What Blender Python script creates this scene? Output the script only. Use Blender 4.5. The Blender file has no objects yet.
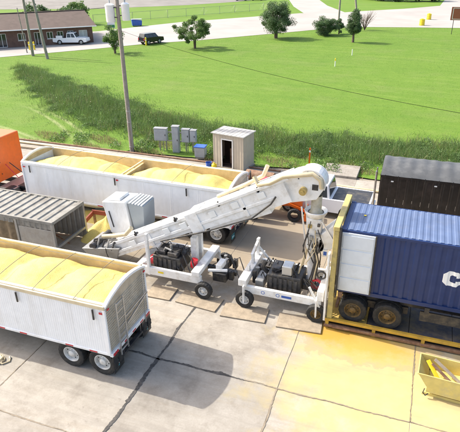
import bpy, bmesh, math, random
import numpy as np
from mathutils import Vector, Matrix
random.seed(7)
RNG = np.random.default_rng(11)
S = bpy.context.scene
COL = S.collection
R = math.radians
# ------------------------------------------------------------------ camera
CAM_H = 12.568; TH = 0.4603; PS = 0.3585; RO = -0.0146
Fw = Vector((-math.sin(PS)*math.cos(TH), math.cos(PS)*math.cos(TH), -math.sin(TH)))
Rt = Vector((math.cos(PS), math.sin(PS), 0)); Up = Rt.cross(Fw)
R2 = Rt*math.cos(RO)+Up*math.sin(RO); U2 = -Rt*math.sin(RO)+Up*math.cos(RO)
cd = bpy.data.cameras.new('camera'); cam = bpy.data.objects.new('camera', cd); COL.objects.link(cam)
M3 = Matrix((R2, U2, -Fw)).transposed()
cam.matrix_world = Matrix.Translation((0, 0, CAM_H)) @ M3.to_4x4()
cd.sensor_width = 36; cd.lens = 516.98/460*36; cd.clip_end = 3000; cd.clip_start = .1
S.camera = cam
# ------------------------------------------------------------------ sky + sun
SUN_EL = 41.0
w = bpy.data.worlds.new('World'); S.world = w; w.use_nodes = True
wn = w.node_tree; bg = wn.nodes['Background']
sky = wn.nodes.new('ShaderNodeTexSky'); sky.sky_type = 'NISHITA'; sky.sun_disc = False
sky.sun_elevation = R(SUN_EL); sky.sun_rotation = R(273.8); sky.air_density = 1.0; sky.dust_density = 4.0; sky.ozone_density = .3
wn.links.new(sky.outputs[0], bg.inputs[0]); bg.inputs[1].default_value = 0.15
sl = bpy.data.lights.new('sun', 'SUN'); sl.energy = 2.7; sl.angle = R(.55); sl.color = (1, .95, .86)
so = bpy.data.objects.new('sun', sl); COL.objects.link(so)
so.rotation_euler = Vector((.997*math.cos(R(SUN_EL)), -.066*math.cos(R(SUN_EL)), -math.sin(R(SUN_EL)))).to_track_quat('-Z', 'Y').to_euler()
so.location = (-30, 5, 40)
S.view_settings.view_transform = 'Standard'; S.view_settings.look = 'None'
S.view_settings.exposure = 1.27; S.view_settings.gamma = 1
# ------------------------------------------------------------------ materials
MATS = {}
def mat(name, col, rough=.6, metal=0, var=.12, vs=3.0, bump=0, bs=40, dirt=None, dirt_amt=.4, ds=1.2, isl=0, trans=0, spec=.5, streak=None):
    """principled paint with procedural variation, optional dirt patches and per-island variation"""
    if name in MATS: return MATS[name]
    m = bpy.data.materials.new(name); m.use_nodes = True; MATS[name] = m
    nt = m.node_tree; N = nt.nodes; L = nt.links; b = N['Principled BSDF']
    b.inputs['Roughness'].default_value = rough; b.inputs['Metallic'].default_value = metal
    b.inputs['Specular IOR Level'].default_value = spec
    geo = N.new('ShaderNodeNewGeometry'); tc = geo.outputs['Position']
    n1 = N.new('ShaderNodeTexNoise'); n1.inputs['Scale'].default_value = vs; n1.inputs['Detail'].default_value = 5; n1.inputs['Roughness'].default_value = .65
    L.new(tc, n1.inputs['Vector'])
    rp = N.new('ShaderNodeValToRGB'); L.new(n1.outputs[0], rp.inputs[0])
    c = Vector(col); lo = c*(1-var); hi = c*(1+var)
    rp.color_ramp.elements[0].position = .3; rp.color_ramp.elements[1].position = .7
    rp.color_ramp.elements[0].color = (*lo, 1); rp.color_ramp.elements[1].color = (*[min(1, x) for x in hi], 1)
    out = rp.outputs[0]
    if dirt is not None:
        n2 = N.new('ShaderNodeTexNoise'); n2.inputs['Scale'].default_value = ds; n2.inputs['Detail'].default_value = 8; n2.inputs['Roughness'].default_value = .7
        if streak:
            mp = N.new('ShaderNodeMapping'); mp.inputs['Scale'].default_value = streak; L.new(tc, mp.inputs['Vector']); L.new(mp.outputs[0], n2.inputs['Vector'])
        else: L.new(tc, n2.inputs['Vector'])
        r2 = N.new('ShaderNodeValToRGB'); L.new(n2.outputs[0], r2.inputs[0])
        r2.color_ramp.elements[0].position = .48; r2.color_ramp.elements[1].position = .72
        r2.color_ramp.elements[0].color = (0, 0, 0, 1); r2.color_ramp.elements[1].color = (dirt_amt,)*3+(1,)
        mx = N.new('ShaderNodeMix'); mx.data_type = 'RGBA'; L.new(r2.outputs[0], mx.inputs[0]); L.new(out, mx.inputs[6]); mx.inputs[7].default_value = (*dirt, 1)
        out = mx.outputs[2]
    if isl:
        hs = N.new('ShaderNodeHueSaturation'); mr = N.new('ShaderNodeMapRange'); L.new(geo.outputs['Random Per Island'], mr.inputs[0])
        mr.inputs[3].default_value = 1-isl; mr.inputs[4].default_value = 1+isl; L.new(mr.outputs[0], hs.inputs['Value'])
        mh = N.new('ShaderNodeMapRange'); L.new(geo.outputs['Random Per Island'], mh.inputs[0]); mh.inputs[3].default_value = .5-.035*isl*2; mh.inputs[4].default_value = .5+.02*isl*2
        L.new(mh.outputs[0], hs.inputs['Hue']); L.new(out, hs.inputs['Color']); out = hs.outputs[0]
    L.new(out, b.inputs['Base Color'])
    if bump:
        n3 = N.new('ShaderNodeTexNoise'); n3.inputs['Scale'].default_value = bs; n3.inputs['Detail'].default_value = 4; L.new(tc, n3.inputs['Vector'])
        bp = N.new('ShaderNodeBump'); bp.inputs['Strength'].default_value = bump; bp.inputs['Distance'].default_value = .02
        L.new(n3.outputs[0], bp.inputs['Height']); L.new(bp.outputs[0], b.inputs['Normal'])
    if trans:
        tr = N.new('ShaderNodeBsdfTranslucent'); L.new(out, tr.inputs[0]); ms = N.new('ShaderNodeMixShader'); ms.inputs[0].default_value = trans
        L.new(b.outputs[0], ms.inputs[1]); L.new(tr.outputs[0], ms.inputs[2]); L.new(ms.outputs[0], N['Material Output'].inputs[0])
    return m
DUST = (.55, .44, .2)
white = mat('white_paint', (.78, .78, .76), .38, var=.05, dirt=(.42, .36, .26), dirt_amt=.45, ds=1.6, streak=(1, 1, .35))
white2 = mat('white_trailer_skin', (.84, .84, .83), .34, var=.04, dirt=(.55, .5, .42), dirt_amt=.35, ds=1.2, streak=(1.4, 1, .25))
wmachine = mat('white_machine_paint', (.78, .77, .74), .42, var=.08, vs=2, dirt=(.36, .29, .18), dirt_amt=.5, ds=2.6)
cream = mat('cream_tarp', (.66, .55, .36), .7, var=.12, dirt=(.45, .36, .2), dirt_amt=.5)
liner = mat('tan_trailer_liner', (.60, .46, .26), .6, var=.18, vs=2.5, dirt=(.34, .24, .12), dirt_amt=.5, streak=(.4, 1, 1.6))
alu = mat('dull_aluminium', (.55, .55, .54), .38, .75, var=.1, dirt=(.3, .27, .22), dirt_amt=.5)
ribtan = mat('dusty_ribbed_sheet', (.50, .44, .34), .45, .2, var=.14, dirt=(.28, .22, .14), dirt_amt=.55, ds=2.5)
steel = mat('dark_steel', (.06, .06, .065), .5, .5, var=.3, dirt=(.25, .2, .12), dirt_amt=.5, ds=3)
black = mat('black_machine', (.025, .025, .027), .45, .1, var=.4, vs=8, dirt=(.2, .16, .09), dirt_amt=.45, ds=4)
rubber = mat('tyre_rubber', (.018, .018, .018), .8, var=.3, vs=6, dirt=(.09, .075, .055), dirt_amt=.45, ds=5, bump=.3, bs=60)
rimw = mat('white_wheel_disc', (.62, .62, .6), .4, .2, var=.08, dirt=(.3, .25, .18), dirt_amt=.6, ds=6)
rimy = mat('dusty_yellow_wheel_disc', (.17, .105, .035), .6, .1, var=.4, vs=8, dirt=(.03, .025, .02), dirt_amt=.85, ds=7)
yell = mat('yellow_steel_paint', (.50, .31, .04), .5, var=.16, dirt=(.2, .13, .05), dirt_amt=.6, ds=2.8)
yello = mat('dusted_yellow_frame', (.48, .38, .13), .6, var=.22, dirt=(.26, .21, .12), dirt_amt=.8, ds=3.5)
corn = mat('corn_kernels', (.62, .505, .15), .75, var=.15, vs=22, bump=.9, bs=34, dirt=(.55, .39, .07), dirt_amt=.55, ds=1.6)
redl = mat('red_reflector', (.5, .02, .03), .25, var=.1)
whr = mat('white_reflector', (.75, .75, .72), .3, var=.05)
orange = mat('orange_paint', (.75, .13, .008), .35, var=.08, dirt=(.4, .12, .03), dirt_amt=.4, ds=2)
galv = mat('galvanised_sheet', (.34, .335, .32), .42, .45, var=.12, dirt=(.26, .23, .18), dirt_amt=.6, ds=2.4)
oldsheet = mat('weathered_white_sheet', (.25, .24, .21), .7, .05, var=.25, vs=2, dirt=(.12, .10, .075), dirt_amt=.9, ds=2.2, streak=(1, .3, 1))
glass = mat('dark_glass', (.02, .025, .03), .08, var=.1, spec=.6)
wood = mat('weathered_board', (.30, .245, .175), .8, var=.22, vs=5, bump=.4, bs=30, dirt=(.25, .2, .14), dirt_amt=.5)
polew = mat('grey_pole_wood', (.27, .24, .2), .85, var=.2, vs=4, bump=.5, bs=20, dirt=(.14, .12, .1), dirt_amt=.5, streak=(1, 1, .1))
tarc = mat('tar_seam', (.06, .055, .05), .85, var=.4, vs=5, dirt=(.16, .145, .125), dirt_amt=.6, ds=5)
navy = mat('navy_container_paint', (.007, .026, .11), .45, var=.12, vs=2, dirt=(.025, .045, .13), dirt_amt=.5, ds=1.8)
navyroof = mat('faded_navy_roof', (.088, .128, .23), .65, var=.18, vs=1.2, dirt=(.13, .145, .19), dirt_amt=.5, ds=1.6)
doorw = mat('pale_grey_door_lining', (.62, .66, .7), .45, var=.05, dirt=(.4, .38, .3), dirt_amt=.3)
blkt = mat('black_trailer_sheet', (.012, .010, .010), .4, var=.3, dirt=(.05, .035, .03), dirt_amt=.6, ds=1.5)
tarpg = mat('grey_tarp', (.075, .078, .08), .6, var=.15, vs=2, dirt=(.2, .2, .19), dirt_amt=.4, bump=.3, bs=6)
rusty = mat('rusty_steel', (.22, .12, .07), .8, var=.3, vs=6, dirt=(.32, .26, .18), dirt_amt=.6, ds=3)
chrome = mat('bright_metal', (.6, .6, .6), .2, .9, var=.05)
brass = mat('dusty_brass', (.45, .34, .12), .45, .4, var=.2)
hosem = mat('beige_hose', (.58, .48, .3), .6, var=.15, dirt=(.35, .27, .14), dirt_amt=.5)
teal = mat('teal_print', (.05, .3, .33), .6, var=.2)
bluep = mat('blue_paint', (.03, .1, .4), .45, var=.15)
greyp = mat('grey_cabinet_paint', (.33, .36, .38), .5, .1, var=.1, dirt=(.2, .19, .17), dirt_amt=.4)
shedm = mat('beige_shed_siding', (.44, .385, .30), .6, var=.07, dirt=(.36, .31, .24), dirt_amt=.4, streak=(2, 2, .3))
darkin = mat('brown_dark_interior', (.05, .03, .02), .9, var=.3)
yplast = mat('yellow_plastic', (.75, .56, .02), .45, var=.1)
bark = mat('bark', (.12, .085, .06), .9, var=.3, vs=8, bump=.6, bs=25)
leafA = mat('leaf_green', (.115, .195, .05), .55, var=.25, vs=.6, isl=.35, trans=.35)
leafB = mat('leaf_dark_green', (.085, .145, .055), .55, var=.25, vs=.6, isl=.35, trans=.35)
weedm = mat('weed_green', (.105, .18, .048), .6, var=.35, vs=.3, isl=.25, trans=.4, dirt=(.17, .175, .06), dirt_amt=.55, ds=.35)
strawm = mat('straw_grass', (.30, .245, .12), .7, var=.2, isl=.3, trans=.25)
brickm = mat('brown_brick', (.13, .075, .055), .85, var=.25, vs=2, bump=.3, bs=30)
roofm = mat('brown_shingle', (.125, .09, .072), .9, var=.2, vs=1.2, bump=.5, bs=12, dirt=(.1, .075, .06), dirt_amt=.5, ds=.6)
paintw = mat('white_car_paint', (.8, .8, .8), .25, var=.02)
paintb = mat('black_car_paint', (.015, .016, .018), .2, var=.1)
signbr = mat('brown_sign', (.25, .07, .035), .5, var=.1)
wirem = mat('wire', (.012, .013, .012), 1.0, var=.05, spec=0)
# ------------------------------------------------------------------ mesh helpers
class MB:
    def __init__(s): s.v = []; s.f = []; s.mi = []; s.cur = 0
    def add(s, vs, fs):
        o = len(s.v); s.v += [tuple(x) for x in vs]; s.f += [tuple(i+o for i in f) for f in fs]; s.mi += [s.cur]*len(fs); return s
    def hexa(s, P):   # 8 points: bottom 4 ccw, top 4 ccw
        return s.add(P, [(3, 2, 1, 0), (4, 5, 6, 7), (0, 1, 5, 4), (1, 2, 6, 5), (2, 3, 7, 6), (3, 0, 4, 7)])
    def box(s, x0, x1, y0, y1, z0, z1):
        return s.hexa([(x0, y0, z0), (x1, y0, z0), (x1, y1, z0), (x0, y1, z0), (x0, y0, z1), (x1, y0, z1), (x1, y1, z1), (x0, y1, z1)])
    def bar(s, p, q, w, h, up=(0, 0, 1)):
        p = Vector(p); q = Vector(q); d = (q-p).normalized(); a = d.cross(Vector(up))
        if a.length < 1e-4: a = d.cross(Vector((0, 1, 0)))
        a.normalize(); b = a.cross(d); a = a*w/2; b = b*h/2
        return s.hexa([p-a-b, p+a-b, q+a-b, q-a-b, p-a+b, p+a+b, q+a+b, q-a+b])
    def cyl(s, p, q, r, n=12, r2=None, caps=True):
        return s.tube([p, q], [r, r if r2 is None else r2], n, caps)
    def tube(s, path, r, n=8, caps=True):
        P = [Vector(x) for x in path]; k = len(P)
        rs = r if isinstance(r, (list, tuple)) else [r]*k
        vs = []; prev = None
        for i in range(k):
            d = (P[min(i+1, k-1)]-P[max(i-1, 0)]).normalized()
            if prev is None:
                a = d.cross(Vector((0, 0, 1)))
                if a.length < 1e-3: a = Vector((1, 0, 0))
            else: a = prev-d*prev.dot(d)
            a.normalize(); prev = a; b = d.cross(a)
            for j in range(n):
                t = 2*math.pi*j/n; vs.append(P[i]+(a*math.cos(t)+b*math.sin(t))*rs[i])
        fs = [(i*n+j, i*n+(j+1) % n, (i+1)*n+(j+1) % n, (i+1)*n+j) for i in range(k-1) for j in range(n)]
        if caps: fs += [tuple(range(n-1, -1, -1)), tuple(range((k-1)*n, k*n))]
        return s.add(vs, fs)
    def prism(s, poly, y0, y1, ax='y'):  # polygon extruded along an axis; poly coords are the other two axes
        n = len(poly)
        def m(p, t):
            return (p[0], t, p[1]) if ax == 'y' else ((t, p[0], p[1]) if ax == 'x' else (p[0], p[1], t))
        vs = [m(p, y0) for p in poly]+[m(p, y1) for p in poly]
        fs = [tuple(range(n)), tuple(range(2*n-1, n-1, -1))]+[(i, i+n, (i+1) % n+n, (i+1) % n) for i in range(n)]
        return s.add(vs, fs)
    def lathe(s, prof, n=24, axis='y', c=(0, 0, 0), closed=False):
        vs = []; k = len(prof)
        for j in range(n):
            t = 2*math.pi*j/n
            for r, h in prof:
                p = (r*math.cos(t), h, r*math.sin(t)) if axis == 'y' else (r*math.cos(t), r*math.sin(t), h)
                vs.append((p[0]+c[0], p[1]+c[1], p[2]+c[2]))
        fs = [(j*k+i, j*k+i+1, ((j+1) % n)*k+i+1, ((j+1) % n)*k+i) for j in range(n) for i in range(k-1)]
        if closed: fs += [(j*k+k-1, j*k, ((j+1) % n)*k, ((j+1) % n)*k+k-1) for j in range(n)]
        return s.add(vs, fs)
    def grid(s, fn, nu, nv):
        vs = [fn(i/nu, j/nv) for i in range(nu+1) for j in range(nv+1)]
        return s.add(vs, [(i*(nv+1)+j, (i+1)*(nv+1)+j, (i+1)*(nv+1)+j+1, i*(nv+1)+j+1) for i in range(nu) for j in range(nv)])
    def mesh(s, name, mats):
        me = bpy.data.meshes.new(name); me.from_pydata(s.v, [], s.f)
        for m in (mats if isinstance(mats, (list, tuple)) else [mats]): me.materials.append(m)
        me.polygons.foreach_set('material_index', s.mi)
        bm = bmesh.new(); bm.from_mesh(me); bmesh.ops.recalc_face_normals(bm, faces=bm.faces); bm.to_mesh(me); bm.free()
        return me
    def build(s, name, mats, parent=None, bev=0, smooth=False, loc=None, rz=0):
        o = link(name, s.mesh(name, mats), parent)
        if bev:
            b = o.modifiers.new('bevel', 'BEVEL'); b.width = bev; b.segments = 2; b.limit_method = 'ANGLE'; b.angle_limit = R(40)
        if smooth: shade(o)
        if loc: o.location = loc
        if rz: o.rotation_euler[2] = rz
        return o
def shade(o, ang=40):
    me = o.data
    me.polygons.foreach_set('use_smooth', [True]*len(me.polygons))
    try: me.set_sharp_from_angle(angle=R(ang))
    except Exception: pass
def link(name, data, parent=None, loc=(0, 0, 0), rz=0):
    o = bpy.data.objects.new(name, data); COL.objects.link(o); o.parent = parent; o.location = loc; o.rotation_euler[2] = rz; return o
def tag(o, label, cat, group=None, kind=None):
    o['label'] = label; o['category'] = cat
    if group: o['group'] = group
    if kind: o['kind'] = kind
    return o
def struct(o): o['kind'] = 'structure'; return o
def thing(name, label, cat, loc=(0, 0, 0), rz=0, group=None):
    o = link(name, None, None, loc, rz); o.empty_display_size = .3; return tag(o, label, cat, group)
def dup(root, loc, rz, label):
    r = root.copy(); COL.objects.link(r); r.location = loc; r.rotation_euler[2] = rz; r['label'] = label
    for ch in list(root.children):
        c = ch.copy(); COL.objects.link(c); c.parent = r
        for g in ch.children:
            d = g.copy(); COL.objects.link(d); d.parent = c
    return r
def npmesh(name, V, faces_per, material, parent=None):
    """V: (n, k, 3) array, one k-gon per row"""
    n, k, _ = V.shape
    me = bpy.data.meshes.new(name); me.vertices.add(n*k); me.vertices.foreach_set('co', V.reshape(-1).astype(np.float32))
    me.loops.add(n*k); me.loops.foreach_set('vertex_index', np.arange(n*k, dtype=np.int32))
    me.polygons.add(n); me.polygons.foreach_set('loop_start', np.arange(0, n*k, k, dtype=np.int32))
    me.update(calc_edges=True); me.materials.append(material)
    return link(name, me, parent)
def vnoise(x, y, s=0.0):
    return (math.sin(x*1.7+s)+math.sin(y*2.3+s*1.3)+math.sin((x+y)*1.1+s*2.1)+math.sin((x*.9-y*1.9)+s*.7))/4
# ================================================================== THE SETTING
def strip_mesh(name, near, far, z, material, sub=1):
    mb = MB(); n = len(near)
    vs = [(p[0], p[1], z) for p in near]+[(p[0], p[1], z) for p in far]
    mb.add(vs, [(i, i+1, n+i+1, n+i) for i in range(n-1)])
    return struct(mb.build(name, material))
def ground_mat(name, build):
    m = bpy.data.materials.new(name); m.use_nodes = True; nt = m.node_tree
    build(nt, nt.nodes, nt.links, nt.nodes['Principled BSDF']); return m
def nz(N, L, vec, scale, detail=6, rough=.6):
    n = N.new('ShaderNodeTexNoise'); n.inputs['Scale'].default_value = scale; n.inputs['Detail'].default_value = detail; n.inputs['Roughness'].default_value = rough
    L.new(vec, n.inputs['Vector']); return n.outputs[0]
def ramp(N, L, src, stops):
    r = N.new('ShaderNodeValToRGB'); L.new(src, r.inputs[0]); e = r.color_ramp.elements
    while len(e) < len(stops): e.new(.5)
    for k, (p, c) in enumerate(stops):
        e[k].position = p; e[k].color = (*c, 1) if isinstance(c, tuple) else (c, c, c, 1)
    return r.outputs[0]
def mix(N, L, fac, a, b, typ='MIX'):
    m = N.new('ShaderNodeMix'); m.data_type = 'RGBA'; m.blend_type = typ
    for s, x in ((0, fac), (6, a), (7, b)):
        if isinstance(x, (int, float)): m.inputs[s].default_value = x
        elif isinstance(x, tuple): m.inputs[s].default_value = (*x, 1)
        else: L.new(x, m.inputs[s])
    return m.outputs[2]
def mth(N, L, op, a, b=None, clamp=False):
    m = N.new('ShaderNodeMath'); m.operation = op; m.use_clamp = clamp
    for s, x in ((0, a), (1, b)):
        if x is None: continue
        if isinstance(x, (int, float)): m.inputs[s].default_value = x
        else: L.new(x, m.inputs[s])
    return m.outputs[0]
def gauss_blob(N, L, pos, cx, cy, rx, ry):
    mp = N.new('ShaderNodeMapping'); mp.vector_type = 'POINT'
    mp.inputs['Location'].default_value = (-cx/rx, -cy/ry, 0); mp.inputs['Scale'].default_value = (1/rx, 1/ry, 0); L.new(pos, mp.inputs['Vector'])
    ln = N.new('ShaderNodeVectorMath'); ln.operation = 'LENGTH'; L.new(mp.outputs[0], ln.inputs[0]); return ln.outputs['Value']
# --- concrete of the yard, with spilt corn dust in front of the loading platform
def conc(nt, N, L, b):
    pos = N.new('ShaderNodeNewGeometry').outputs['Position']
    big = nz(N, L, pos, .35, 8, .65); mid = nz(N, L, pos, 1.6, 8, .7); fin = nz(N, L, pos, 18, 6, .7)
    c = ramp(N, L, big, [(.3, (.25, .225, .185)), (.5, (.34, .31, .262)), (.72, (.405, .375, .322))])
    c = mix(N, L, .55, c, ramp(N, L, mid, [(.3, (.225, .20, .165)), (.55, (.345, .315, .268)), (.75, (.425, .395, .342))]))
    c = mix(N, L, ramp(N, L, fin, [(.35, .22), (.6, 0.0)]), c, (.2, .17, .14))
    tm = N.new('ShaderNodeMapping'); tm.inputs['Rotation'].default_value = (0, 0, R(-4)); tm.inputs['Scale'].default_value = (.10, 1.7, 1); L.new(pos, tm.inputs['Vector'])
    c = mix(N, L, ramp(N, L, nz(N, L, tm.outputs[0], 1.0, 9, .7), [(.50, 0.0), (.66, .45)]), c, (.20, .18, .155))
    tm2 = N.new('ShaderNodeMapping'); tm2.inputs['Rotation'].default_value = (0, 0, R(38)); tm2.inputs['Scale'].default_value = (.12, 2.4, 1); L.new(pos, tm2.inputs['Vector'])
    c = mix(N, L, ramp(N, L, nz(N, L, tm2.outputs[0], 1.0, 7, .65), [(.58, 0.0), (.70, .35)]), c, (.19, .17, .145))
    # slab to slab tone
    oi = N.new('ShaderNodeObjectInfo'); t = N.new('ShaderNodeMapRange'); L.new(oi.outputs['Random'], t.inputs[0]); t.inputs[3].default_value = .9; t.inputs[4].default_value = 1.08
    hv = N.new('ShaderNodeHueSaturation'); L.new(t.outputs[0], hv.inputs['Value']); L.new(c, hv.inputs['Color']); c = hv.outputs[0]
    # tyre rub and oil stains (with a shape of their own)
    st = ramp(N, L, nz(N, L, pos, .9, 10, .72), [(.50, 0.0), (.66, .65)])
    c = mix(N, L, st, c, (.18, .155, .125))
    sp = ramp(N, L, nz(N, L, pos, 3.1, 3, .5), [(.69, 0.0), (.75, .45)])
    c = mix(N, L, sp, c, (.13, .11, .095))
    wb = gauss_blob(N, L, pos, -7, 22.5, 16, 6.0)
    wb = mth(N, L, 'ADD', wb, mth(N, L, 'MULTIPLY', mth(N, L, 'SUBTRACT', mid, .5), 1.2))
    c = mix(N, L, ramp(N, L, wb, [(.5, .75), (1.0, 0.0)]), c, (.285, .225, .15))
    # fine pale dust over the loading side of the yard
    wob = nz(N, L, pos, .8, 8, .65)
    d1 = gauss_blob(N, L, pos, .2, 13.4, 4.6, 4.0)
    d1 = mth(N, L, 'ADD', d1, mth(N, L, 'MULTIPLY', mth(N, L, 'SUBTRACT', wob, .5), 1.5))
    c = mix(N, L, ramp(N, L, d1, [(.5, .88), (1.0, 0.0)]), c, mix(N, L, mid, (.43, .335, .135), (.51, .425, .215)))
    w2 = nz(N, L, pos, 1.5, 8, .68)
    d2 = gauss_blob(N, L, pos, -.7, 15.6, 2.7, 1.35)
    d2 = mth(N, L, 'ADD', d2, mth(N, L, 'MULTIPLY', mth(N, L, 'SUBTRACT', w2, .5), 1.3))
    c = mix(N, L, ramp(N, L, d2, [(.7, 0.0), (.9, .45), (1.0, .4), (1.15, 0.0)]), c, (.30, .245, .165))
    c = mix(N, L, ramp(N, L, d2, [(.35, .92), (1.05, .0)]), c, mix(N, L, fin, (.43, .26, .045), (.50, .33, .075)))
    d3 = gauss_blob(N, L, pos, -2.2, 15.7, 1.3, .75)
    d3 = mth(N, L, 'ADD', d3, mth(N, L, 'MULTIPLY', mth(N, L, 'SUBTRACT', w2, .5), 1.2))
    c = mix(N, L, ramp(N, L, d3, [(.5, .9), (1.05, .0)]), c, (.44, .255, .04))
    # drag marks across the dusty slabs
    mp = N.new('ShaderNodeMapping'); mp.inputs['Rotation'].default_value = (0, 0, R(8)); mp.inputs['Scale'].default_value = (.25, 2.6, 1); L.new(pos, mp.inputs['Vector'])
    c = mix(N, L, ramp(N, L, nz(N, L, mp.outputs[0], 1.0, 6, .6), [(.55, 0.0), (.72, .38)]), c, (.27, .225, .165))
    L.new(c, b.inputs['Base Color']); b.inputs['Roughness'].default_value = .85; b.inputs['Specular IOR Level'].default_value = .25
    bp = N.new('ShaderNodeBump'); bp.inputs['Strength'].default_value = .35; bp.inputs['Distance'].default_value = .012
    L.new(mix(N, L, .5, fin, mid), bp.inputs['Height']); L.new(bp.outputs[0], b.inputs['Normal'])
concrete = ground_mat('yard_concrete', conc)
def dirtm(nt, N, L, b):
    pos = N.new('ShaderNodeNewGeometry').outputs['Position']
    c = ramp(N, L, nz(N, L, pos, 1.1, 9, .7), [(.3, (.16, .125, .085)), (.5, (.27, .22, .16)), (.7, (.37, .31, .23))])
    c = mix(N, L, ramp(N, L, nz(N, L, pos, 30, 4), [(.4, .4), (.6, 0.0)]), c, (.12, .10, .075))
    L.new(c, b.inputs['Base Color']); b.inputs['Roughness'].default_value = .95
    bp = N.new('ShaderNodeBump'); bp.inputs['Strength'].default_value = .6; bp.inputs['Distance'].default_value = .03; L.new(nz(N, L, pos, 14, 6), bp.inputs['Height']); L.new(bp.outputs[0], b.inputs['Normal'])
dirt = ground_mat('dirt_and_gravel', dirtm)
def lawnm(nt, N, L, b):
    pos = N.new('ShaderNodeNewGeometry').outputs['Position']
    # mowing direction runs across the field
    mp = N.new('ShaderNodeMapping'); mp.inputs['Rotation'].default_value = (0, 0, R(-12)); mp.inputs['Scale'].default_value = (.05, .55, 1); L.new(pos, mp.inputs['Vector'])
    stripe = nz(N, L, mp.outputs[0], 1.0, 4, .55)
    big = nz(N, L, pos, .06, 6, .6); mid = nz(N, L, pos, .5, 8, .7); fin = nz(N, L, pos, 7, 6, .75)
    c = ramp(N, L, big, [(.3, (.095, .175, .022)), (.5, (.125, .21, .026)), (.75, (.155, .23, .034))])
    c = mix(N, L, .5, c, ramp(N, L, mid, [(.3, (.075, .155, .018)), (.5, (.125, .205, .026)), (.75, (.18, .245, .05))]))
    c = mix(N, L, .28, c, ramp(N, L, stripe, [(.35, (.085, .17, .02)), (.65, (.145, .23, .032))]))
    c = mix(N, L, ramp(N, L, fin, [(.35, .4), (.6, 0.0)]), c, (.05, .12, .014))
    dull = ramp(N, L, nz(N, L, pos, .16, 8, .7), [(.50, 0.0), (.66, .5)])
    c = mix(N, L, dull, c, (.145, .19, .05))
    cl2 = ramp(N, L, nz(N, L, pos, .8, 7, .75), [(.58, 0.0), (.70, .5)])
    c = mix(N, L, cl2, c, (.06, .135, .02))
    dry = ramp(N, L, nz(N, L, pos, 1.1, 9, .75), [(.60, 0.0), (.74, .6)])
    dryb = ramp(N, L, nz(N, L, pos, .09, 3, .5), [(.45, 0.0), (.65, 1.0)])
    c = mix(N, L, mth(N, L, 'MULTIPLY', dry, dryb), c, (.31, .29, .115))
    mpw = N.new('ShaderNodeMapping'); mpw.inputs['Rotation'].default_value = (0, 0, R(9)); L.new(pos, mpw.inputs['Vector'])
    wv = N.new('ShaderNodeTexWave'); wv.bands_direction = 'Y'; wv.inputs['Scale'].default_value = .15; wv.inputs['Distortion'].default_value = 5.5; wv.inputs['Detail'].default_value = 4; wv.inputs['Detail Scale'].default_value = .6; L.new(mpw.outputs[0], wv.inputs['Vector'])
    swl = mth(N, L, 'MULTIPLY', ramp(N, L, wv.outputs[0], [(.80, 0.0), (.97, .16)]), ramp(N, L, nz(N, L, pos, .12, 5, .65), [(.42, 0.0), (.62, 1.0)]))
    c = mix(N, L, swl, c, (.225, .275, .085))
    c = mix(N, L, ramp(N, L, wv.outputs[0], [(.02, .10), (.2, 0.0)]), c, (.08, .165, .02))
    # wheel ruts worn pale into the grass left of the ditch
    for (x0, y0, ang, wd) in ((-28.5, 36.5, 55, .28), (-30.1, 36.5, 55, .28), (-33.6, 33.2, 72, .4), (-31.8, 33.2, 72, .35)):
        m2 = N.new('ShaderNodeMapping'); m2.vector_type = 'TEXTURE'; m2.inputs['Location'].default_value = (x0, y0, 0); m2.inputs['Rotation'].default_value = (0, 0, R(ang+90)); L.new(pos, m2.inputs['Vector'])
        sx = N.new('ShaderNodeSeparateXYZ'); L.new(m2.outputs[0], sx.inputs[0])
        bend = mth(N, L, 'MULTIPLY', mth(N, L, 'POWER', mth(N, L, 'ABSOLUTE', sx.outputs[0]), 2.0), .012)
        d = mth(N, L, 'ABSOLUTE', mth(N, L, 'ADD', mth(N, L, 'SUBTRACT', sx.outputs[1], bend), mth(N, L, 'MULTIPLY', mth(N, L, 'SUBTRACT', mid, .5), .5)))
        a = mth(N, L, 'SUBTRACT', 1.0, mth(N, L, 'DIVIDE', d, wd), True)
        lim = mth(N, L, 'SUBTRACT', 1.0, mth(N, L, 'DIVIDE', mth(N, L, 'ABSOLUTE', sx.outputs[0]), 9.0), True)
        c = mix(N, L, mth(N, L, 'MULTIPLY', mth(N, L, 'MULTIPLY', a, lim), .8), c, (.29, .31, .14))
    L.new(c, b.inputs['Base Color']); b.inputs['Roughness'].default_value = .9; b.inputs['Specular IOR Level'].default_value = .15
    bp = N.new('ShaderNodeBump'); bp.inputs['Strength'].default_value = .5; bp.inputs['Distance'].default_value = .05; L.new(fin, bp.inputs['Height']); L.new(bp.outputs[0], b.inputs['Normal'])
lawn_m = ground_mat('mown_grass', lawnm)
def roadm(nt, N, L, b):
    pos = N.new('ShaderNodeNewGeometry').outputs['Position']
    c = ramp(N, L, nz(N, L, pos, .12, 7, .65), [(.3, (.28, .26, .235)), (.7, (.36, .335, .305))])
    mp = N.new('ShaderNodeMapping'); mp.inputs['Rotation'].default_value = (0, 0, R(-50)); mp.inputs['Scale'].default_value = (.03, .6, 1); L.new(pos, mp.inputs['Vector'])
    c = mix(N, L, ramp(N, L, nz(N, L, mp.outputs[0], 1, 5, .6), [(.5, 0.0), (.75, .5)]), c, (.26, .24, .22))
    c = mix(N, L, ramp(N, L, nz(N, L, pos, 1.2, 8, .75), [(.56, 0.0), (.72, .5)]), c, (.27, .25, .23))
    L.new(c, b.inputs['Base Color']); b.inputs['Roughness'].default_value = .9
road_m = ground_mat('pale_road_concrete', roadm)
def gravm(nt, N, L, b):
    pos = N.new('ShaderNodeNewGeometry').outputs['Position']
    c = ramp(N, L, nz(N, L, pos, .15, 9, .7), [(.3, (.13, .12, .105)), (.7, (.22, .205, .185))])
    L.new(c, b.inputs['Base Color']); b.inputs['Roughness'].default_value = .95
gravel_m = ground_mat('grey_gravel', gravm)

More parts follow.
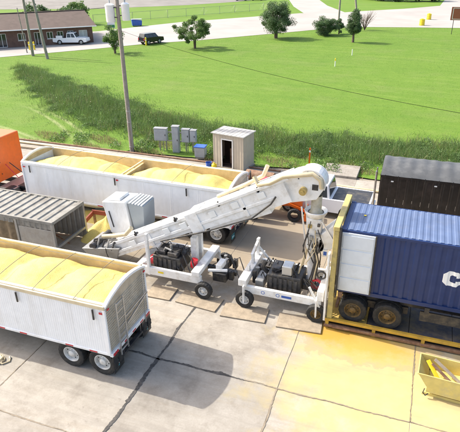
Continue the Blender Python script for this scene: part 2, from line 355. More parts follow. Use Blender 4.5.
g = MB(); g.add([(-900, -400, -.14), (900, -400, -.14), (900, 1100, -.14), (-900, 1100, -.14)], [(0, 1, 2, 3)]); struct(g.build('ground', dirt))
# lawn with an uneven near edge
near = []; x = -160.0
while x < 140:
    yb = 31.7+.25*vnoise(x*.9, 0, 1)+.15*vnoise(x*4, 2, 3)+(-.9 if x < -20 else 0)
    near.append((x, yb)); x += .7 if -45 < x < 20 else 6
lawn = strip_mesh('lawn', near, [(px*4, 900) for px, _ in near], -.05, lawn_m)
# the highway, the side road and the gravel lot behind
rn = [(-150, -32), (-90, 30), (-60.0, 62.6), (-50, 74.4), (-44.7, 81.4), (-37.8, 87.5), (-23.9, 103.8), (-19, 110.2), (-13, 113.6), (-6, 114.8), (5.3, 116.2), (40, 119), (140, 124)]
rf = [(-190, -10), (-120, 52), (-78, 80), (-63, 94.2), (-58.5, 104), (-54, 113.4), (-32.4, 140), (-24, 142), (-18.3, 148.8), (-8, 158), (1.3, 170), (40, 176), (160, 185)]
strip_mesh('highway', rn, rf, -.02, road_m)
strip_mesh('side_road', [(-31, 139), (-39, 160), (-47, 186), (-84, 300)], [(-21, 143), (-30, 165), (-37, 188), (-58, 300)], -.012, road_m)
strip_mesh('approach_road', [(1.3, 169), (3, 200), (6, 300)], [(18, 172), (20, 200), (26, 300)], -.012, road_m)
strip_mesh('gravel_lot', [(-230, 118), (-130, 132), (-94, 142), (-73, 160), (-62, 176), (-56, 200)], [(-400, 330), (-260, 400), (-190, 400), (-130, 400), (-100, 400), (-76, 330)], -.03, gravel_m)
jointm = mat('sand_filled_joint', (.25, .215, .165), .95, var=.3, vs=3)
# --- yard of cast concrete slabs, every slab a piece with open joints between
yard = struct(MB().add([(-43, 2, -.010), (29, 2, -.010), (29, 31.4, -.010), (-43, 31.4, -.010)], [(0, 1, 2, 3)]).build('yard_pavement', jointm))
XS = [-41.8, -37.5, -33.2, -28.9, -24.6, -20.3, -16.1, -11.75, -7.4, -3.05, 1.08, 5.4, 9.7, 14, 18.3, 22.6, 26.9]
YS = [3.9, 8.55, 12.32, 16.05, 20.2, 24.3, 28.1, 31.15]
for i in range(len(XS)-1):
    for j in range(len(YS)-1):
        gp = .006; x0, x1, y0, y1 = XS[i]+gp, XS[i+1]-gp, YS[j]+gp, YS[j+1]-gp
        dz = random.uniform(-.004, .003); tx = random.uniform(-.002, .002); ty = random.uniform(-.002, .002)
        def jag(p, q, n=5):
            out = []
            for k in range(n):
                t = k/n; a = random.uniform(-.012, .012) if k else 0
                out.append((p[0]+(q[0]-p[0])*t+a*(1 if q[1] != p[1] else 0), p[1]+(q[1]-p[1])*t+a*(1 if q[0] != p[0] else 0)))
            return out
        c4 = [(x0, y0), (x1, y0), (x1, y1), (x0, y1)]; ring = sum([jag(c4[k], c4[(k+1) % 4]) for k in range(4)], [])
        n = len(ring); cx, cy = (x0+x1)/2, (y0+y1)/2
        zf = lambda p: dz+tx*(p[0]-cx)/2+ty*(p[1]-cy)/2
        ins = [(cx+(p[0]-cx)*(1-.012/2.1), cy+(p[1]-cy)*(1-.012/2.1)) for p in ring]
        vs = [(p[0], p[1], -.058) for p in ring]+[(p[0], p[1], zf(p)-.012) for p in ring]+[(p[0], p[1], zf(p)) for p in ins]
        fs = [(k, (k+1) % n, n+(k+1) % n, n+k) for k in range(n)]+[(n+k, n+(k+1) % n, 2*n+(k+1) % n, 2*n+k) for k in range(n)]+[tuple(range(2*n, 3*n))]
        MB().add(vs, fs).build('slab', concrete, yard)
def seam(pts, w0, w1, seed, m=tarc, z=.010, name='tar_seam'):
    rr = random.Random(seed); L = []; Rr = []
    for a in range(len(pts)-1):
        p, q = Vector(pts[a]), Vector(pts[a+1]); n = max(3, int((q-p).length/.06)); d = (q-p).normalized(); s = Vector((-d.y, d.x))
        for k in range(n+(a == len(pts)-2)):
            c = p+(q-p)*k/n+s*((vnoise(k*.16+a*5, seed)*.04+rr.uniform(-.012, .012))); w = w0+(w1-w0)*(.5+.5*vnoise(k*.2, a+seed, 2))*rr.uniform(.45, 1.25)
            L.append(c+s*w/2); Rr.append(c-s*w/2)
    n = len(L); mb = MB(); mb.add([(p.x, p.y, z) for p in L]+[(p.x, p.y, z) for p in Rr], [(k, k+1, n+k+1, n+k) for k in range(n-1)])
    return mb.build(name, m, yard)
seam([(-7.45, 8.6), (-7.38, 10.2), (-7.42, 11.9), (-7.36, 12.3)], .05, .20, 1)
seam([(-7.40, 12.25), (-7.43, 14), (-7.36, 16)], .02, .14, 2)
seam([(-9.3, 12.28), (-8.2, 12.36), (-7.4, 12.28)], .03, .12, 3)
seam([(-7.45, 12.3), (-6.2, 12.33), (-4.9, 12.34), (-4.2, 12.31)], .03, .14, 4)
crackm = mat('earth_filled_crack', (.22, .18, .13), .9, var=.3, vs=4)
seam([(-4.2, 12.31), (-3.05, 12.33)], .03, .07, 6, crackm, name='crack')
seam([(-3.05, 8.6), (-3.03, 10.5), (-3.07, 12.3)], .03, .08, 7, crackm, name='crack')
seam([(-3.05, 12.32), (1.08, 12.32), (3, 12.32)], .02, .06, 8, crackm, name='crack')
seam([(-11.75, 8.5), (-11.75, 12.2)], .02, .05, 9, crackm, name='crack')
seam([(-14.5, 8.55), (-7.4, 8.55)], .02, .05, 10, crackm, name='crack')
seam([(1.08, 12.3), (1.08, 16)], .01, .035, 11, crackm, name='crack')

# ================================================================== grass, weeds, trees
def blades(n, xs, ys, h0, h1, w, lean, keep=None, base=-.05):
    X = RNG.uniform(xs[0], xs[1], n); Y = RNG.uniform(ys[0], ys[1], n)
    if keep is not None: k = keep(X, Y); X, Y = X[k], Y[k]; n = len(X)
    a = RNG.uniform(0, 6.283, n); h = RNG.uniform(h0, h1, n); ln = RNG.uniform(0, lean, n)*h; b = RNG.uniform(0, 6.283, n); ww = w*RNG.uniform(.6, 1.4, n)
    dx, dy = np.cos(a)*ww/2, np.sin(a)*ww/2; ex, ey = np.cos(b)*ln, np.sin(b)*ln; zb = np.full(n, base)
    V = np.stack([np.stack([X-dx, Y-dy, zb], 1), np.stack([X+dx, Y+dy, zb], 1), np.stack([X+ex, Y+ey, zb+h], 1)], 1)
    return V
def road_y(x): return np.interp(x, [p[0] for p in rn], [p[1] for p in rn])
# near lawn turf
V1 = blades(330000, (-62, 12), (31.9, 116), .012, .042, .026, 1.8, lambda x, y: (y < road_y(x)-.4) & (x > -4-y*1.0) & (x < 6+y*.03))
turf = mat('turf_blade', (.12, .205, .025), .6, var=.25, vs=.5, isl=.3, trans=.35, spec=.2, dirt=(.145, .235, .035), dirt_amt=.6, ds=.8)
tag(npmesh('lawn_grass', V1, 3, turf), 'short mown bright green grass of the wide field', 'grass', kind='stuff')
# ditch of tall weeds: runs along the field edge, then bends away up to the left
cl = np.array([(-51, 57), (-44, 51.5), (-37, 46.5), (-30, 42), (-24, 39), (-18, 37.3), (-10, 36.6), (0, 36.9), (14, 38.2), (30, 40)])
hw = np.array([1.0, 2.0, 2.9, 3.6, 3.6, 3.0, 2.9, 3.2, 3.4, 3.4])
def ditch(x, y, k=1.0):
    yc = np.interp(x, cl[:, 0], cl[:, 1]); sl_ = np.interp(x, cl[:, 0], np.gradient(cl[:, 1], cl[:, 0])); d = np.abs(y-yc)/np.sqrt(1+sl_**2)
    wig = .7*np.sin(x*.9)+.5*np.sin(x*2.3+1)+.3*np.sin(x*5.1+y)
    return d < (np.interp(x, cl[:, 0], hw)+wig*.55)*k
W = []
for (n, h0, h1, wd, ln, k) in ((30000, .08, .3, .025, 1.0, 1.7), (90000, .10, .45, .03, 1.0, 1.25), (110000, .25, .75, .03, .9, .9), (50000, .5, 1.3, .028, .7, .62)):
    W.append(blades(n, (-52, 18), (32.5, 59), h0, h1, wd, ln, lambda x, y: ditch(x, y, k)))
tag(npmesh('ditch_weeds', np.concatenate(W), 3, weedm), 'rank tall weeds filling the drainage ditch along the field', 'weeds', kind='stuff')
W = [blades(12000, (-52, 18), (32.5, 59), .4, 1.0, .03, .8, lambda x, y: ditch(x, y, 1.02) & (np.sin(x*.55+1)+np.sin(y*1.3+x*.3) > .35)),
     blades(15000, (-30, 14), (31.2, 34.2), .08, .35, .03, 1.0, lambda x, y: np.sin(x*1.3)+np.sin(y*3+x) > .2)]
tag(npmesh('dry_grass', np.concatenate(W), 3, strawm), 'dry straw coloured grass among the ditch weeds', 'grass', kind='stuff')
# broad leaved weeds
def leafcloud(P, size, jit):
    n = len(P); a = RNG.normal(size=(n, 3)); a /= np.linalg.norm(a, axis=1, keepdims=True); t = RNG.normal(size=(n, 3)); b = np.cross(a, t); b /= np.linalg.norm(b, axis=1, keepdims=True); 
    s = size*RNG.uniform(.55, 1.35, (n, 1)); c = P+RNG.normal(size=(n, 3))*jit
    return np.stack([c-a*s, c-b*s*.5, c+a*s, c+b*s*.5], 1)
MC = np.stack([RNG.uniform(-51, 12, 2600), RNG.uniform(33, 58, 2600)], 1); MC = MC[ditch(MC[:, 0], MC[:, 1], .95)]
nm = len(MC); mr_ = RNG.uniform(.25, .75, nm); mh_ = RNG.uniform(.2, .75, nm)*(.6+.4*np.sin(MC[:, 0]*.7)); ii = RNG.integers(0, nm, 120000)
dv = RNG.normal(size=(len(ii), 3)); dv /= np.linalg.norm(dv, axis=1, keepdims=True); dv *= RNG.uniform(.3, 1, (len(ii), 1))**.5
P = np.stack([MC[ii, 0]+dv[:, 0]*mr_[ii], MC[ii, 1]+dv[:, 1]*mr_[ii], np.abs(dv[:, 2])*mh_[ii]], 1)
weedleaf = mat('weed_leaf', (.105, .18, .055), .6, var=.35, vs=.4, isl=.35, trans=.4, dirt=(.16, .18, .06), dirt_amt=.5, ds=.3)
tag(npmesh('weed_mounds', leafcloud(P, .045, .02), 4, weedleaf), 'bushy mounds of grey green weeds in the ditch', 'weeds', kind='stuff')
X = RNG.uniform(-50, 16, 26000); Y = RNG.uniform(33, 58, 26000); k = ditch(X, Y, .9) & (np.sin(X*1.1)+np.sin(Y*1.7+X*.6)+np.sin(X*3.1) > -.4); X, Y = X[k], Y[k]
hh = .35+.5*np.abs(np.sin(X*.8+Y)); Z = RNG.uniform(0, 1, len(X))*hh
P = np.stack([X, Y, Z], 1)
tag(npmesh('broadleaf_weeds', leafcloud(P, .06, .04), 4, leafA), 'broad leaved green weeds tangled low in the ditch', 'weeds', kind='stuff')
X = RNG.uniform(-27, 10, 16000); Y = RNG.uniform(31.6, 33.8, 16000); k = np.sin(X*.9)+np.sin(X*2.3+Y) > .3; X, Y = X[k], Y[k]; P = np.stack([X, Y, RNG.uniform(0, .3, len(X))], 1)
tag(npmesh('verge_weeds', leafcloud(P, .07, .03), 4, leafA), 'low weeds along the back edge of the yard', 'weeds', kind='stuff')

def tree(name, label, cat, x, y, h, rx, z0, seed, leaf, nl, lsz=.16, stems=1, group=None, clumps=55, lean=0, cone=0, gap=.35):
    rg = np.random.default_rng(seed); rr = random.Random(seed)
    t = thing(name, label, cat, (x, y, -.05), 0, group)
    mb = MB(); cz = (h+z0)/2; rz = (h-z0)/2
    cs = []
    while len(cs) < clumps:
        v = rg.normal(size=3); v /= np.linalg.norm(v); r = rg.uniform(.25, 1)**.5
        zz = v[2]*r
        wd = (1-cone*(zz*.5+.5))*(1+.18*math.sin(3*math.atan2(v[1], v[0])+seed))
        cs.append((v[0]*r*rx*wd+lean*zz, v[1]*r*rx*wd, cz+zz*rz*(1+.12*math.sin(5*v[0]+seed))))
    cs = np.array(cs)
    if stems:
        tops = []
        for s in range(stems):
            a = s*2*math.pi/stems+rr.uniform(-.4, .4); sp = (.0 if stems == 1 else .45)
            b0 = (.1*math.cos(a)*(stems > 1), .1*math.sin(a)*(stems > 1), 0); zt = z0+(.35 if stems == 1 else .5)*(h-z0)
            p1 = (sp*.4*math.cos(a), sp*.4*math.sin(a), zt*.45); p2 = (rx*sp*math.cos(a), rx*sp*math.sin(a), zt)
            r0 = .035*h/(1+.35*(stems-1)); mb.tube([b0, p1, p2], [r0*1.3, r0, r0*.6], 8); tops.append((p1, p2, r0))
        for c in cs[::2]:
            p1, p2, r0 = min(tops, key=lambda q: (q[1][0]-c[0])**2+(q[1][1]-c[1])**2)
            f = rr.uniform(.3, 1); st = Vector(p1).lerp(Vector(p2), f); md = st.lerp(Vector(c), .5)+Vector((rr.uniform(-.1, .1), rr.uniform(-.1, .1), .12*h*.3))
            mb.tube([st, md, c], [r0*.42, r0*.25, r0*.08], 5, False)
        mb.build('trunk', bark, t, smooth=True)
    idx = rg.integers(0, clumps, nl); cr = rg.uniform(.45, 1.15, clumps)*gap*min(rx, rz)*1.25
    off = rg.normal(size=(nl, 3)); off /= np.linalg.norm(off, axis=1, keepdims=True); off *= rg.uniform(0, 1, (nl, 1))**.45*cr[idx][:, None]; off[:, 2] *= .75
    o = npmesh('crown', leafcloud(cs[idx]+off, lsz, .03), 4, leaf, t)
    return t
tree('lawn_tree', 'broad vase shaped young tree with several stems on the lawn beyond the shed', 'tree', -35.0, 78.6, 4.7, 2.8, 1.0, 3, leafA, 20000, .085, 4, 'small trees on the lawn', 52, gap=.32)
tree('lawn_tree', 'full round dark green tree with short trunk beside the wide road', 'tree', -25.7, 93.1, 6.0, 2.75, .9, 5, leafB, 32000, .09, 2, 'small trees on the lawn', 70, gap=.33)
tree('lawn_tree', 'small loose tree by the road, just right of the brick building', 'tree', -44.9, 70.8, 4.1, 1.75, .9, 9, leafA, 11000, .08, 1, 'small trees on the lawn', 30, lean=-.3, gap=.3)
tree('lawn_tree', 'slim upright oval tree in front of the leaning pole', 'tree', -12.0, 91.6, 5.0, 1.45, 1.0, 12, leafB, 17000, .08, 1, 'small trees on the lawn', 44, cone=.55, gap=.38)
tree('lawn_bush', 'low rounded dark bush beside the slim lawn tree', 'bush', -18.2, 99.2, 3.0, 2.1, .1, 14, leafB, 20000, .085, 3, None, 44, gap=.45)
tree('round_shrub', 'small tall shrub against the upright pole by the bush', 'bush', -16.0, 101.5, 2.5, .8, .1, 15, leafB, 2200, .13, 1, None, 18, gap=.5)
tree('background_tree', 'rounded tree standing behind the right end of the brick building', 'tree', -65.0, 88.5, 5.0, 3.0, .5, 21, leafB, 6500, .2, 1, 'trees behind the brick building', 40, gap=.45)
tree('background_tree', 'small dark tree showing above the roof ridge of the brick building', 'tree', -76.0, 92.0, 5.2, 2.4, .6, 22, leafB, 5500, .2, 1, 'trees behind the brick building', 36, gap=.45)
tree('background_tree', 'bushy tree above the left part of the brown roof', 'tree', -92.0, 93.0, 5.6, 3.4, .6, 23, leafA, 6500, .22, 1, 'trees behind the brick building', 36, gap=.45)
tree('background_tree', 'spreading tree at the upper left corner behind the roof', 'tree', -101.0, 101.0, 6.5, 4.4, .6, 24, leafA, 7500, .25, 1, 'trees behind the brick building', 36, gap=.45)
tree('background_tree', 'pale green tree beside the gravel lot right of the roof ridge', 'tree', -75, 104, 4.6, 2.6, .6, 27, leafA, 5000, .22, 1, 'trees behind the brick building', 30, gap=.45)
for i, (x, y, rx, h) in enumerate([(-16, 188, 3.6, 5.0), (-10.5, 186, 3.8, 5.6), (-5, 187, 3.4, 4.4), (-1.2, 188, 2.6, 5.2), (-21, 192, 3.0, 3.6)]):
    tree('hedge_shrub', ['dark hedge shrub at the top edge, left of centre in its row', 'tallest dark hedge shrub at the top of the picture', 'hedge shrub in the middle of the row beyond the road', 'rightmost hedge shrub next to the approach road', 'leftmost low hedge shrub beyond the road'][i], 'shrub', x, y, h, rx, .1, 40+i, leafB, 4200, .3, 2, 'hedge shrubs beyond the road', 26, gap=.5)
# leafless shrub by the leaning pole
t = thing('bare_shrub', 'leafless twiggy shrub behind the slim lawn tree', 'shrub', (-12.2, 108.5, -.05)); mb = MB(); rr = random.Random(4)
for k in range(22):
    a = rr.uniform(0, 6.28); s = rr.uniform(.6, 2.0); top = (s*math.cos(a), s*math.sin(a), rr.uniform(2.2, 3.6)); m = (top[0]*.4, top[1]*.4, top[2]*.5); mb.tube([(0, 0, 0), m, top], [.05, .03, .012], 5, False)
    for q in range(3):
        e = (top[0]+rr.uniform(-.6, .6), top[1]+rr.uniform(-.6, .6), top[2]+rr.uniform(-.3, .5)); mb.tube([m, e], [.02, .01], 4, False)
mb.build('branches', bark, t)
# ================================================================== BEYOND THE FIELD
# --- brick building
ANG = math.atan2(.663, .748)
bl = thing('brick_building', 'long low brown brick building with brown shingle hip roof by the road', 'building', (-55, 80.3, -.02), ANG)
LB, DB, HB = 36.0, 9.5, 2.75
ops = [(-.9, -2.3, 1.0, 2.1), (-3.2, -4.2, 1.0, 2.1), (-4.9, -5.9, 1.0, 2.1), (-6.6, -7.6, 1.0, 2.1), (-8.6, -9.6, .05, 2.15), (-11, -12.2, 1.0, 2.1), (-14, -15.4, .05, 2.2), (-18.2, -19.4, 1.0, 2.2), (-24.6, -26.4, .9, 2.2), (-30, -31.4, .9, 2.1)]
mb = MB(); xs = 0.0
for (a, b_, z0, z1) in ops:
    mb.box(a, xs, 0, .3, 0, HB); mb.box(b_, a, 0, .3, 0, z0-.002); mb.box(b_, a, 0, .3, z1+.002, HB); xs = b_
mb.box(-LB, xs, 0, .3, 0, HB); mb.box(-LB, 0, DB-.3, DB, 0, HB); mb.box(-.3, 0, .302, DB-.302, 0, HB); mb.box(-LB, -LB+.3, .302, DB-.302, 0, HB)
mb.build('wall', brickm, bl)
shadew = mat('window_blind', (.45, .45, .42), .6, var=.1)
for k, (a, b_, z0, z1) in enumerate(ops):
    door = z0 < .2
    f = MB().box(b_, a, .1, .16, z0, z0+.07).box(b_, a, .1, .16, z1-.07, z1).box(b_, b_+.07, .1, .16, z0+.07, z1-.07).box(a-.07, a, .1, .16, z0+.07, z1-.07).box((a+b_)/2-.03, (a+b_)/2+.03, .1, .16, z0+.07, z1-.07).build('door' if door else 'window', paintw, bl)
    MB().box(b_+.07, a-.07, .12, .14, z0+.07, z1-.07).build('pane', glass if k not in (0, 8) else shadew, f)
    if not door: MB().box(b_-.06, a+.06, -.06, .09, z0-.09, z0-.004).build('sill', shadew, f)
e = .7; rh = 4.95; hip = 1.4
rp = [(e, -e, HB-.12), (-LB-e, -e, HB-.12), (-LB-e, DB+e, HB-.12), (e, DB+e, HB-.12), (e, -e, HB+.03), (-LB-e, -e, HB+.03), (-LB-e, DB+e, HB+.03), (e, DB+e, HB+.03), (-hip+1.0, DB/2, rh), (-LB+hip, DB/2, rh)]
rf_ = MB().add(rp, [(0, 1, 2, 3), (4, 5, 9, 8), (5, 6, 9), (6, 7, 8, 9), (7, 4, 8), (0, 1, 5, 4), (1, 2, 6, 5), (2, 3, 7, 6), (3, 0, 4, 7)]).build('roof', roofm, bl)
MB().bar((-hip+1.0, DB/2, rh+.02), (-LB+hip, DB/2, rh+.02), .3, .08).build('ridge_cap', roofm, rf_)
for xx in (-21.0, -22.6): MB().box(xx, xx+.5, 1.8, 2.3, 3.6, 4.35).build('roof_vent', galv, rf_)
MB().box(-LB-.7, .7, -.82, -.705, HB-.1, HB+.04).build('gutter', paintw, bl)
# --- poles
def pole(name, label, x, y, h, r, tilt=(0, 0), parts=None):
    t = thing(name, label, 'utility pole', (x, y, -.1)); T = lambda z: (tilt[0]*z/h, tilt[1]*z/h, z)
    MB().tube([T(0), T(h*.5), T(h)], [r, r*.85, r*.68], 14).build('shaft', polew, t, smooth=True)
    return t, T
t, T = pole('utility_pole', 'tall wooden utility pole carrying two white transformers, rising behind the far trailer', -19.59, 31.76, 12.8, .17)
for z in (11.9,): 
    MB().box(-1.3, 1.3, -.16, -.06, z-.08, z+.08).build('crossarm', polew, t)
    for xx in (-1.15, -.45, .45, 1.15): MB().lathe([(0, 0), (.04, 0), (.06, .05), (.035, .1), (.055, .15), (0, .2)], 8, 'z', (xx, -.11, z+.08)).build('insulator', greyp, t)
for (dx, dy, zz, rr_, hh_) in ((-.52, -.12, 9.05, .31, 1.1), (.50, .12, 9.15, .27, 1.05)):
    tr_ = MB().lathe([(0, 0), (rr_*.95, 0), (rr_, .06), (rr_, hh_-.1), (rr_*1.06, hh_-.1), (rr_*1.06, hh_-.04), (rr_*.5, hh_+.06), (0, hh_+.07)], 20, 'z', (dx, dy, zz)).build('transformer', whr, t, smooth=True)
    MB().lathe([(0, 0), (.05, 0), (.03, .08), (.06, .1), (.03, .18), (.05, .2), (0, .28)], 8, 'z', (dx, dy, zz+hh_+.05)).build('bushing', greyp, tr_)
    MB().bar((0, dy, zz+.3), (dx, dy, zz+.3), .08, .06).bar((0, dy, zz+.9), (dx, dy, zz+.9), .08, .06).build('bracket', steel, tr_)
MB().tube([(.16, -.1, 0), (.15, -.1, 3.4)], .035, 6).build('conduit', galv, t)
for k, z in enumerate((.35, 2.2, 3.0)): MB().lathe([(.175-.004*z, z), (.182-.004*z, z+.01), (.182-.004*z, z+.07), (.175-.004*z, z+.08)], 14, 'z').build('band', galv, t)
def wire(label, a, b, sag, r=.014):
    P = []
    for k in range(25):
        s = k/24; p = Vector(a).lerp(Vector(b), s); p.z -= sag*4*s*(1-s); P.append(p)
    return tag(MB().tube(P, r, 5).build('overhead_wire', wirem), label, 'wire')
wire('thin dark overhead wire sagging across the lawn from the transformer pole', (-19.5, 31.76, 8.4), (8.77, 18.3, 7.3), .66, .009)
wire('overhead wire hung just left of the transformer pole towards the left edge', (-19.7, 31.76, 9.9), (-55, 30, 10.6), 1.0)
pole('road_pole', 'upright wooden pole in front of the brick building', -55.85, 65.38, 11, .22)
pole('road_pole', 'leaning wooden pole right of the upright one by the brick building', -51.94, 63.75, 11, .22, (-1.4, .3))
pole('road_pole', 'thin grey pole at the left near the yellow posts', -58.6, 67.4, 6.6, .09, (-.4, 0))
pole('road_pole', 'upright wooden pole rising behind the low dark bush', -17.35, 108.71, 11, .2)
pole('road_pole', 'wooden pole leaning left behind the slim lawn tree', -13.15, 106.47, 11, .2, (-1.9, .2))
# --- cars
def car(name, label, cat, loc, rz, L, W, H, paint, kind, group=None):
    t = thing(name, label, cat, loc, rz, group); h = L/2; wb = L*.30; r = .37 if kind == 'pickup' else .35
    def arch(cx): return [(cx+(r+.08)*math.cos(a), r*.95+(r+.08)*math.sin(a)) for a in [math.pi-k*math.pi/8 for k in range(9)]]
    fa, ra = h-.95, -h+(1.15 if kind == 'pickup' else .85)
    bot = [(-h+.03, .45), (ra-r-.08, .36)]+arch(ra)+[(fa-r-.08, .36)]+arch(fa)+[(h-.02, .42)]
    if kind == 'pickup': top = [(h, .7), (h-.05, .98), (h-1.2, 1.1), (-h, 1.08), (-h, .6)]
    elif kind == 'suv': top = [(h, .75), (h-.06, 1.0), (h-1.1, 1.1), (-h+.04, 1.12), (-h, .6)]
    bd = MB().prism(bot+top, -W/2, W/2).build('body', paint, t, bev=.05)
    if kind == 'pickup':
        x0, x1, x2, x3 = -.55, -.4, .75, 1.25
        MB().box(-h+.1, x0-.1, -W/2+.12, W/2-.12, 1.05, 1.09).build('bed_floor', steel, t)
    else: x0, x1, x2, x3 = -h+.08, -h+.25, .45, 1.0
    y0, y1 = W/2-.03, W/2-.2; z0 = 1.06
    c = [(x0, -y0, z0), (x3, -y0, z0), (x3, y0, z0), (x0, y0, z0), (x1, -y1, H), (x2, -y1, H), (x2, y1, H), (x1, y1, H)]
    cab = MB().hexa(c).build('cab', paint, t, bev=.04)
    lerp = lambda a, b, s: tuple(a[i]+(b[i]-a[i])*s for i in range(3))
    def win(a, b, c2, d, nrm, u0, u1, name='window'):
        q = [lerp(lerp(a, b, u), lerp(d, c2, u), v) for u, v in ((u0, .12), (u1, .12), (u1, .86), (u0, .86))]
        n = Vector(nrm)*.012; MB().hexa([Vector(p)-n for p in q]+[Vector(p)+n for p in q]).build(name, glass, cab)
    for s in (0, 1):
        a, b, c2, d = (c[0], c[1], c[5], c[4]) if not s else (c[3], c[2], c[6], c[7])
        n = (0, -1, .15) if not s else (0, 1, .15)
        for (u0, u1) in (((.08, .47), (.53, .9)) if kind == 'pickup' else ((.05, .32), (.36, .62), (.66, .93))): win(a, b, c2, d, n, u0, u1)
    win(c[1], c[2], c[6], c[5], (.8, 0, .5), .06, .94, 'windscreen'); win(c[0], c[3], c[7], c[4], (-1, 0, .1), .08, .92, 'rear_window')
    for s in (-1, 1):
        MB().box(h-.06, h+.02, s*W*.38-.14, s*W*.38+.14, .72, .9).build('headlight', whr, t, bev=.02)
        MB().box(-h-.02, -h+.05, s*W*.43-.08, s*W*.43+.08, .75, 1.02).build('tail_light', redl, t)
        for cx in (fa, ra): link('wheel', CARTYRE, t, (cx, s*(W/2-.1), r), 0 if s < 0 else math.pi)
    for o in [o for o in t.children if o.name.startswith('wheel')]: link('rim', CARRIM, o)
    MB().box(h-.02, h+.08, -W/2+.05, W/2-.05, .42, .62).build('bumper', steel if kind != 'pickup' else chrome, t, bev=.03)
    MB().box(-h-.1, -h, -W/2+.05, W/2-.05, .42, .6).build('bumper', steel if kind != 'pickup' else chrome, t, bev=.03)
    return t
def tyre_mesh(Rr, wd, rin, n=40):
    mb = MB(); w2 = wd/2; vs = []; k = 10
    for j in range(n):
        t = 2*math.pi*j/n; g = .0 if j % 2 else Rr*.028
        for r, h in ((rin, w2*.72), (rin+.03*Rr, w2*.82), ((rin+Rr)*.5, w2), (Rr*.94, w2*.96), (Rr-g, w2*.8), (Rr-g, -w2*.8), (Rr*.94, -w2*.96), ((rin+Rr)*.5, -w2), (rin+.03*Rr, -w2*.82), (rin, -w2*.72)):
            vs.append((r*math.cos(t), h, r*math.sin(t)))
    fs = [(j*k+i, j*k+(i+1) % k, ((j+1) % n)*k+(i+1) % k, ((j+1) % n)*k+i) for j in range(n) for i in range(k)]
    mb.add(vs, fs); return mb.mesh('tyre', rubber)
def rim_mesh(rin, wd, mats, bolts=8, dish=.3):
    mb = MB(); f = -wd*.36  # outer face towards -y
    mb.lathe([(rin*1.01, -f), (rin*1.03, f-.01), (rin*.97, f-.015), (rin*.90, f+.03), (rin*.84, f+wd*dish), (rin*.5, f+wd*dish*.75), (rin*.44, f+wd*dish*.6), (rin*.40, f+.0), (rin*.30, f-.02), (0, f-.025)], 28)
    mb.cur = 1
    for b in range(bolts):
        a = 2*math.pi*(b+.5)/bolts; x, z = rin*.68*math.cos(a), rin*.68*math.sin(a); mb.cyl((x, f+wd*dish*.9, z), (x, f+wd*dish*.84-.008, z), rin*.085, 8)
    mb.cur = 0
    for b in range(bolts):
        a = 2*math.pi*b/bolts; x, z = rin*.49*math.cos(a), rin*.49*math.sin(a); mb.cyl((x, f+wd*dish*.7, z), (x, f+wd*dish*.7-.03, z), .014, 6)
    me = mb.mesh('rim', mats); me.polygons.foreach_set('use_smooth', [True]*len(me.polygons)); me.set_sharp_from_angle(angle=R(35)); return me
CARTYRE = tyre_mesh(.37, .22, .23, 24); CARRIM = rim_mesh(.23, .22, [alu, steel], 5)
TTYRE = tyre_mesh(.52, .27, .30); TRIM = rim_mesh(.30, .27, [rimw, steel], 8, .38); YRIM = rim_mesh(.30, .27, [rimy, black], 8, .38)
STYRE = tyre_mesh(.37, .24, .20); SRIM = rim_mesh(.20, .24, [rimw, steel], 6, .25); SRIMY = rim_mesh(.20, .24, [rimy, steel], 6, .25)
def wheel(parent, x, y, z, tyre=None, rim=None, far=False):
    o = link('wheel', tyre or TTYRE, parent, (x, y, z), math.pi if far else 0); link('rim', rim or TRIM, o); return o
rd = math.atan2(.75, .66)
pk = car('pickup_truck', 'white pickup truck parked in front of the brick building', 'pickup truck', (-57.55, 77.55, -.02), math.atan2(.28, .96), 5.8, 2.0, 1.9, paintw, 'pickup')
MB().box(-2.3, -1.2, -.95, -.7, 1.08, 1.45).box(-2.3, -1.2, .7, .95, 1.08, 1.45).build('tool_box', paintw, pk, bev=.02)
car('sport_utility_car', 'black boxy car standing at the near edge of the road', 'car', (-44.4, 81.6, -.02), R(66), 4.1, 1.8, 1.75, paintb, 'suv')
car('distant_car', 'tiny dark car parked at the top edge beyond the field, left of its pair', 'car', (-62.5, 181, -.02), R(20), 4.6, 1.9, 1.7, paintb, 'suv', 'dark cars at the top edge')
car('distant_car', 'tiny dark car parked at the top edge beyond the field, right of its pair', 'car', (-57.5, 183, -.02), R(20), 4.6, 1.9, 1.7, paintb, 'suv', 'dark cars at the top edge')
# --- blue dumpster, signs, posts
t = thing('dumpster', 'small blue dumpster at the far side of the road', 'dumpster', (-60.0, 104.4, -.02), R(35))
MB().prism([(-1, .12), (1, .12), (1.1, 1.1), (-1.1, 1.35)], -.7, .7).build('body', bluep, t, bev=.03)
for s in (-.36, .36): MB().box(-1.12, 1.12, s-.33, s+.33, 1.36, 1.41).build('lid', greyp, t)
for s in (-.8, .8): MB().box(s-.08, s+.08, -.6, .6, 0, .13).build('skid', steel, t)
def post_sign(name, label, x, y, wd, z0, z1, pn, m, posts=(0,), rz=0):
    t = thing(name, label, 'sign', (x, y, -.04), rz)
    for p in posts: MB().box(p-.05, p+.05, -.01, .09, 0, z1-.05).build('post', steel, t)
    b = MB().box(-wd/2, wd/2, -.07, -.015, z0, z1).build('panel', m, t, bev=.01)
    return t, b
t, b = post_sign('road_sign', 'brown sign board on a dark post at the right edge by the road', 4.25, 106.15, 2.7, 2.4, 4.6, 1, signbr, (-.75, .85))
MB().box(-1.08, -1.0, -.09, -.072, 2.55, 4.45).box(-1.0, 1.08, -.09, -.072, 4.38, 4.45).box(-1.0, 1.08, -.09, -.072, 2.55, 2.62).build('border', whr, b)
t, b = post_sign('entrance_sign', 'small white and green sign behind the transformer pole', -60.6, 95.2, 1.5, .6, 2.4, 1, whr, (-.4, .4), R(20))
MB().box(-.7, .7, -.09, -.072, .65, 1.2).build('green_band', mat('green_sign', (.03, .2, .08), .5), b)
